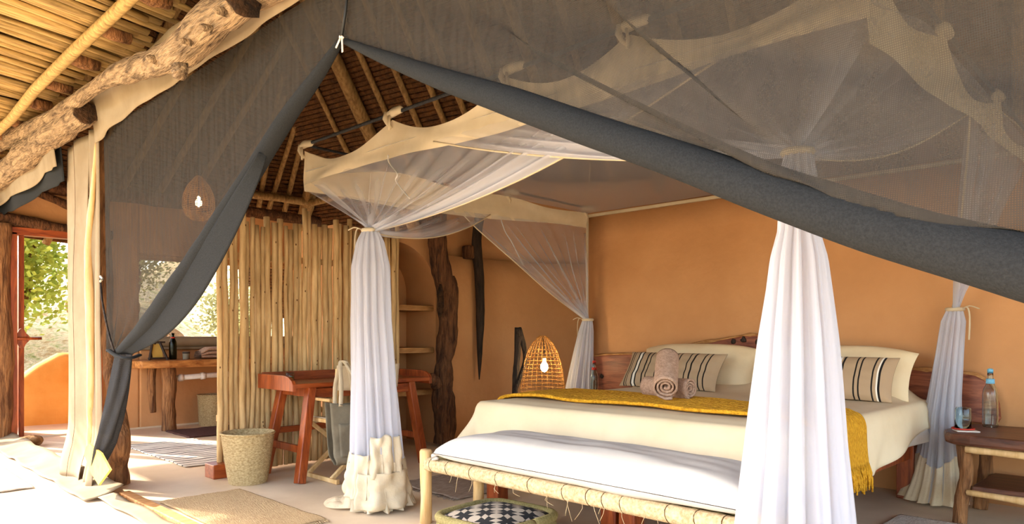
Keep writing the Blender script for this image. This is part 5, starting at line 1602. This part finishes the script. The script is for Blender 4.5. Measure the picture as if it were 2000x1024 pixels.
MB().lathe([(.034, 0), (.038, .005), (.040, .09), (.036, .088), (.034, .01)], (-8.72, 3.27, .816), 20).build('mug_body', 'tote', cpt)
MB().lathe([(.041, .07), (.042, .078), (.041, .086)], (-8.72, 3.27, .816), 20, cap=False).build('rim_band', 'dark', cpt, solid=.002)
tl = thing('folded_towel', 'folded taupe towel on the wash counter by the pole screen', 'towel', (-8.75, 3.62, .816))
for k in range(3):
    MB().sheet(lambda u, v: Vector((-8.76 + (.12 - .01 * k) * cos(2 * pi * u) * 1.0, lerp(3.42, 3.86, v), .845 + k * .045 + .026 * sin(2 * pi * u) - .05 * (1 - sstep(0, .25, v)) * (k / 2))), 24, 14, closed=True).build('fold', 'towel', tl)
mr_ = thing('folding_stand', 'small dark wooden folding stand on the left end of the wash counter', 'stand', (-8.8, 2.95, .816))
for a, b in (((-8.72, 2.86, .816), (-8.80, 2.92, 1.02)), ((-8.72, 3.06, .816), (-8.80, 3.0, 1.02)), ((-8.93, 2.95, .816), (-8.80, 2.95, 1.02)), ((-8.73, 2.85, .835), (-8.73, 3.08, .835)), ((-8.80, 2.86, 1.02), (-8.80, 3.06, 1.02))):
    MB().bar(a, b, .022, .022).build('frame_bar', 'dark', mr_, False, bevel=.003)
MB().bar((-8.74, 2.96, .84), (-8.81, 2.96, 1.0), .11, .008, (1, 0, 0)).build('back_plate', 'yellow_hem', mr_, False)
tag(MB().tube(polyline([Vector((-8.55, 2.80, .0)), Vector((-8.55, 2.80, .01))], 2), .01, 6).build('pebble', 'rock'), 'tiny stone by the wash stand', 'stone') if False else None

# hanging wicker lamp in the bathroom
hp = onX(388, 395, -7.5)
hl = thing('pendant_lamp', 'lit wicker pendant lamp seen through the left mesh flap', 'lamp', (hp.x, hp.y, hp.z - .2))
wicker_form([(-.19, .05), (-.15, .12), (-.05, .155), (.06, .15), (.16, .11), (.24, .05), (.27, .02)], hp, 26, 24, .003, 'wicker_shade', hl)
MB().lathe([(.006, -.05), (.03, -.03), (.034, 0), (.02, .03), (.012, .06)], hp, 14).build('bulb', 'bulb', hl)
MB().tube([hp + Vector((0, 0, .06)), hp + Vector((0, 0, .27)), hp + Vector((0, 0, 1.6))], .005, 6).build('flex', 'blackp', hl)
point('lamp_light', hp + Vector((0, 0, -.0)), 6, hl)

# door stop stone
rs = onZ(62, 872)
m = MB(); m.sheet(lambda u, v: Vector((rs.x, rs.y, .055)) + Vector((cos(2 * pi * u) * sin(pi * v) * .085, sin(2 * pi * u) * sin(pi * v) * .10, -cos(pi * v) * .055)) * (1 + .25 * nz((cos(2 * pi * u) * 2, sin(2 * pi * u) * 2, v * 4), 1)), 24, 14, closed=True)
tag(m.build('door_stone', 'rock'), 'rough brown stone holding the red door', 'stone')

# ================================================================== GARDEN
def tree(name, label, base, stems, crown, nleaf, lm, cat='tree', seed=0, ls=.05):
    rnd = random.Random(seed)
    base = Vector(base)
    t = thing(name, label, cat, base, 'trees and bushes outside')
    tips = []
    for k in range(stems):
        a = rnd.uniform(0, 2 * pi)
        h_ = crown[2] * rnd.uniform(.6, 1.1)
        e_ = base + Vector((cos(a) * crown[0] * .6 * rnd.random(), sin(a) * crown[0] * .6 * rnd.random(), h_))
        pts = polyline([base + Vector((.05 * cos(a), .05 * sin(a), -.1)), base.lerp(e_, .35) + Vector((rnd.uniform(-.15, .15), rnd.uniform(-.15, .15), 0)), base.lerp(e_, .7) + Vector((rnd.uniform(-.2, .2), rnd.uniform(-.2, .2), 0)), e_], 10)
        MB().tube(pts, [lerp(.07, .015, q / 10) * (crown[2] / 2) for q in range(11)], 7, True, .15, 5, k).build('stem', 'trunk', t)
        tips += pts[4:]
    m = MB()
    for k in range(nleaf):
        c = rnd.choice(tips) + Vector((rnd.gauss(0, crown[0] * .28), rnd.gauss(0, crown[0] * .28), rnd.gauss(0, crown[1] * .3)))
        d = Vector((rnd.gauss(0, 1), rnd.gauss(0, 1), rnd.gauss(0, .6))).normalized()
        s_ = d.orthogonal().normalized() * ls * rnd.uniform(.25, .5)
        L_ = ls * rnd.uniform(.7, 1.4)
        i = [m.add(c), m.add(c + d * L_ * .5 + s_), m.add(c + d * L_), m.add(c + d * L_ * .5 - s_)]
        m.face(i)
    m.build('foliage', lm, t, False)['kind'] = 'stuff'
    return t
def gz(x, y):
    return ground_z(x, y)
tree('leafy_tree', 'small yellow-green tree beyond the garden wall, framed by the doorway', (-13.5, 2.25, gz(-13.5, 2.25)), 7, (1.3, 1.0, 2.6), 5200, 'leaf', seed=3, ls=.10)
tree('leafy_tree', 'tall pale tree further back behind the doorway tree', (-18.2, 1.2, gz(-18.2, 1.2)), 7, (2.2, 1.6, 3.4), 5200, 'leaf2', seed=5, ls=.13)
tree('dry_bush', 'dry bush on the slope seen through the wash stand window', (-14.5, 6.2, gz(-14.5, 6.2)), 8, (.9, .6, 1.2), 2200, 'leaf2', 'bush', 9, .07)
tree('dry_bush', 'dry bush high on the slope behind the mesh flap', (-16.5, 5.0, gz(-16.5, 5.0)), 8, (1.2, .7, 1.6), 2600, 'leaf2', 'bush', 12, .08)
tree('dry_bush', 'pale bush on the slope close to the pole screen', (-13.4, 6.1, gz(-13.4, 6.1)), 7, (.6, .4, .8), 1500, 'leaf2', 'bush', 14, .06)
for k, (x_, y_, s_) in enumerate(((-12.0, 3.9, .35), (-12.8, 4.5, .5), (-13.6, 4.6, .45), (-11.8, 2.9, .25), (-15.6, 4.3, .6))):
    m = MB()
    c = Vector((x_, y_, gz(x_, y_) + s_ * .25))
    m.sheet(lambda u, v: c + Vector((cos(2 * pi * u) * sin(pi * v) * s_ * .8, sin(2 * pi * u) * sin(pi * v) * s_, -cos(pi * v) * s_ * .6)) * (1 + .3 * nz((cos(2 * pi * u) * 1.5, sin(2 * pi * u) * 1.5, v * 3 + k), 1)), 24, 14, closed=True)
    tag(m.build('boulder', 'rock'), ['low brown rock on the bank behind the pier of the wash stand window', 'large brown rock on the bank behind the bottle and mug', 'brown rock on the slope above the folded towel', 'small brown rock near the garden wall', 'biggest brown rock highest on the dry slope'][k], 'rock', 'rocks on the slope')
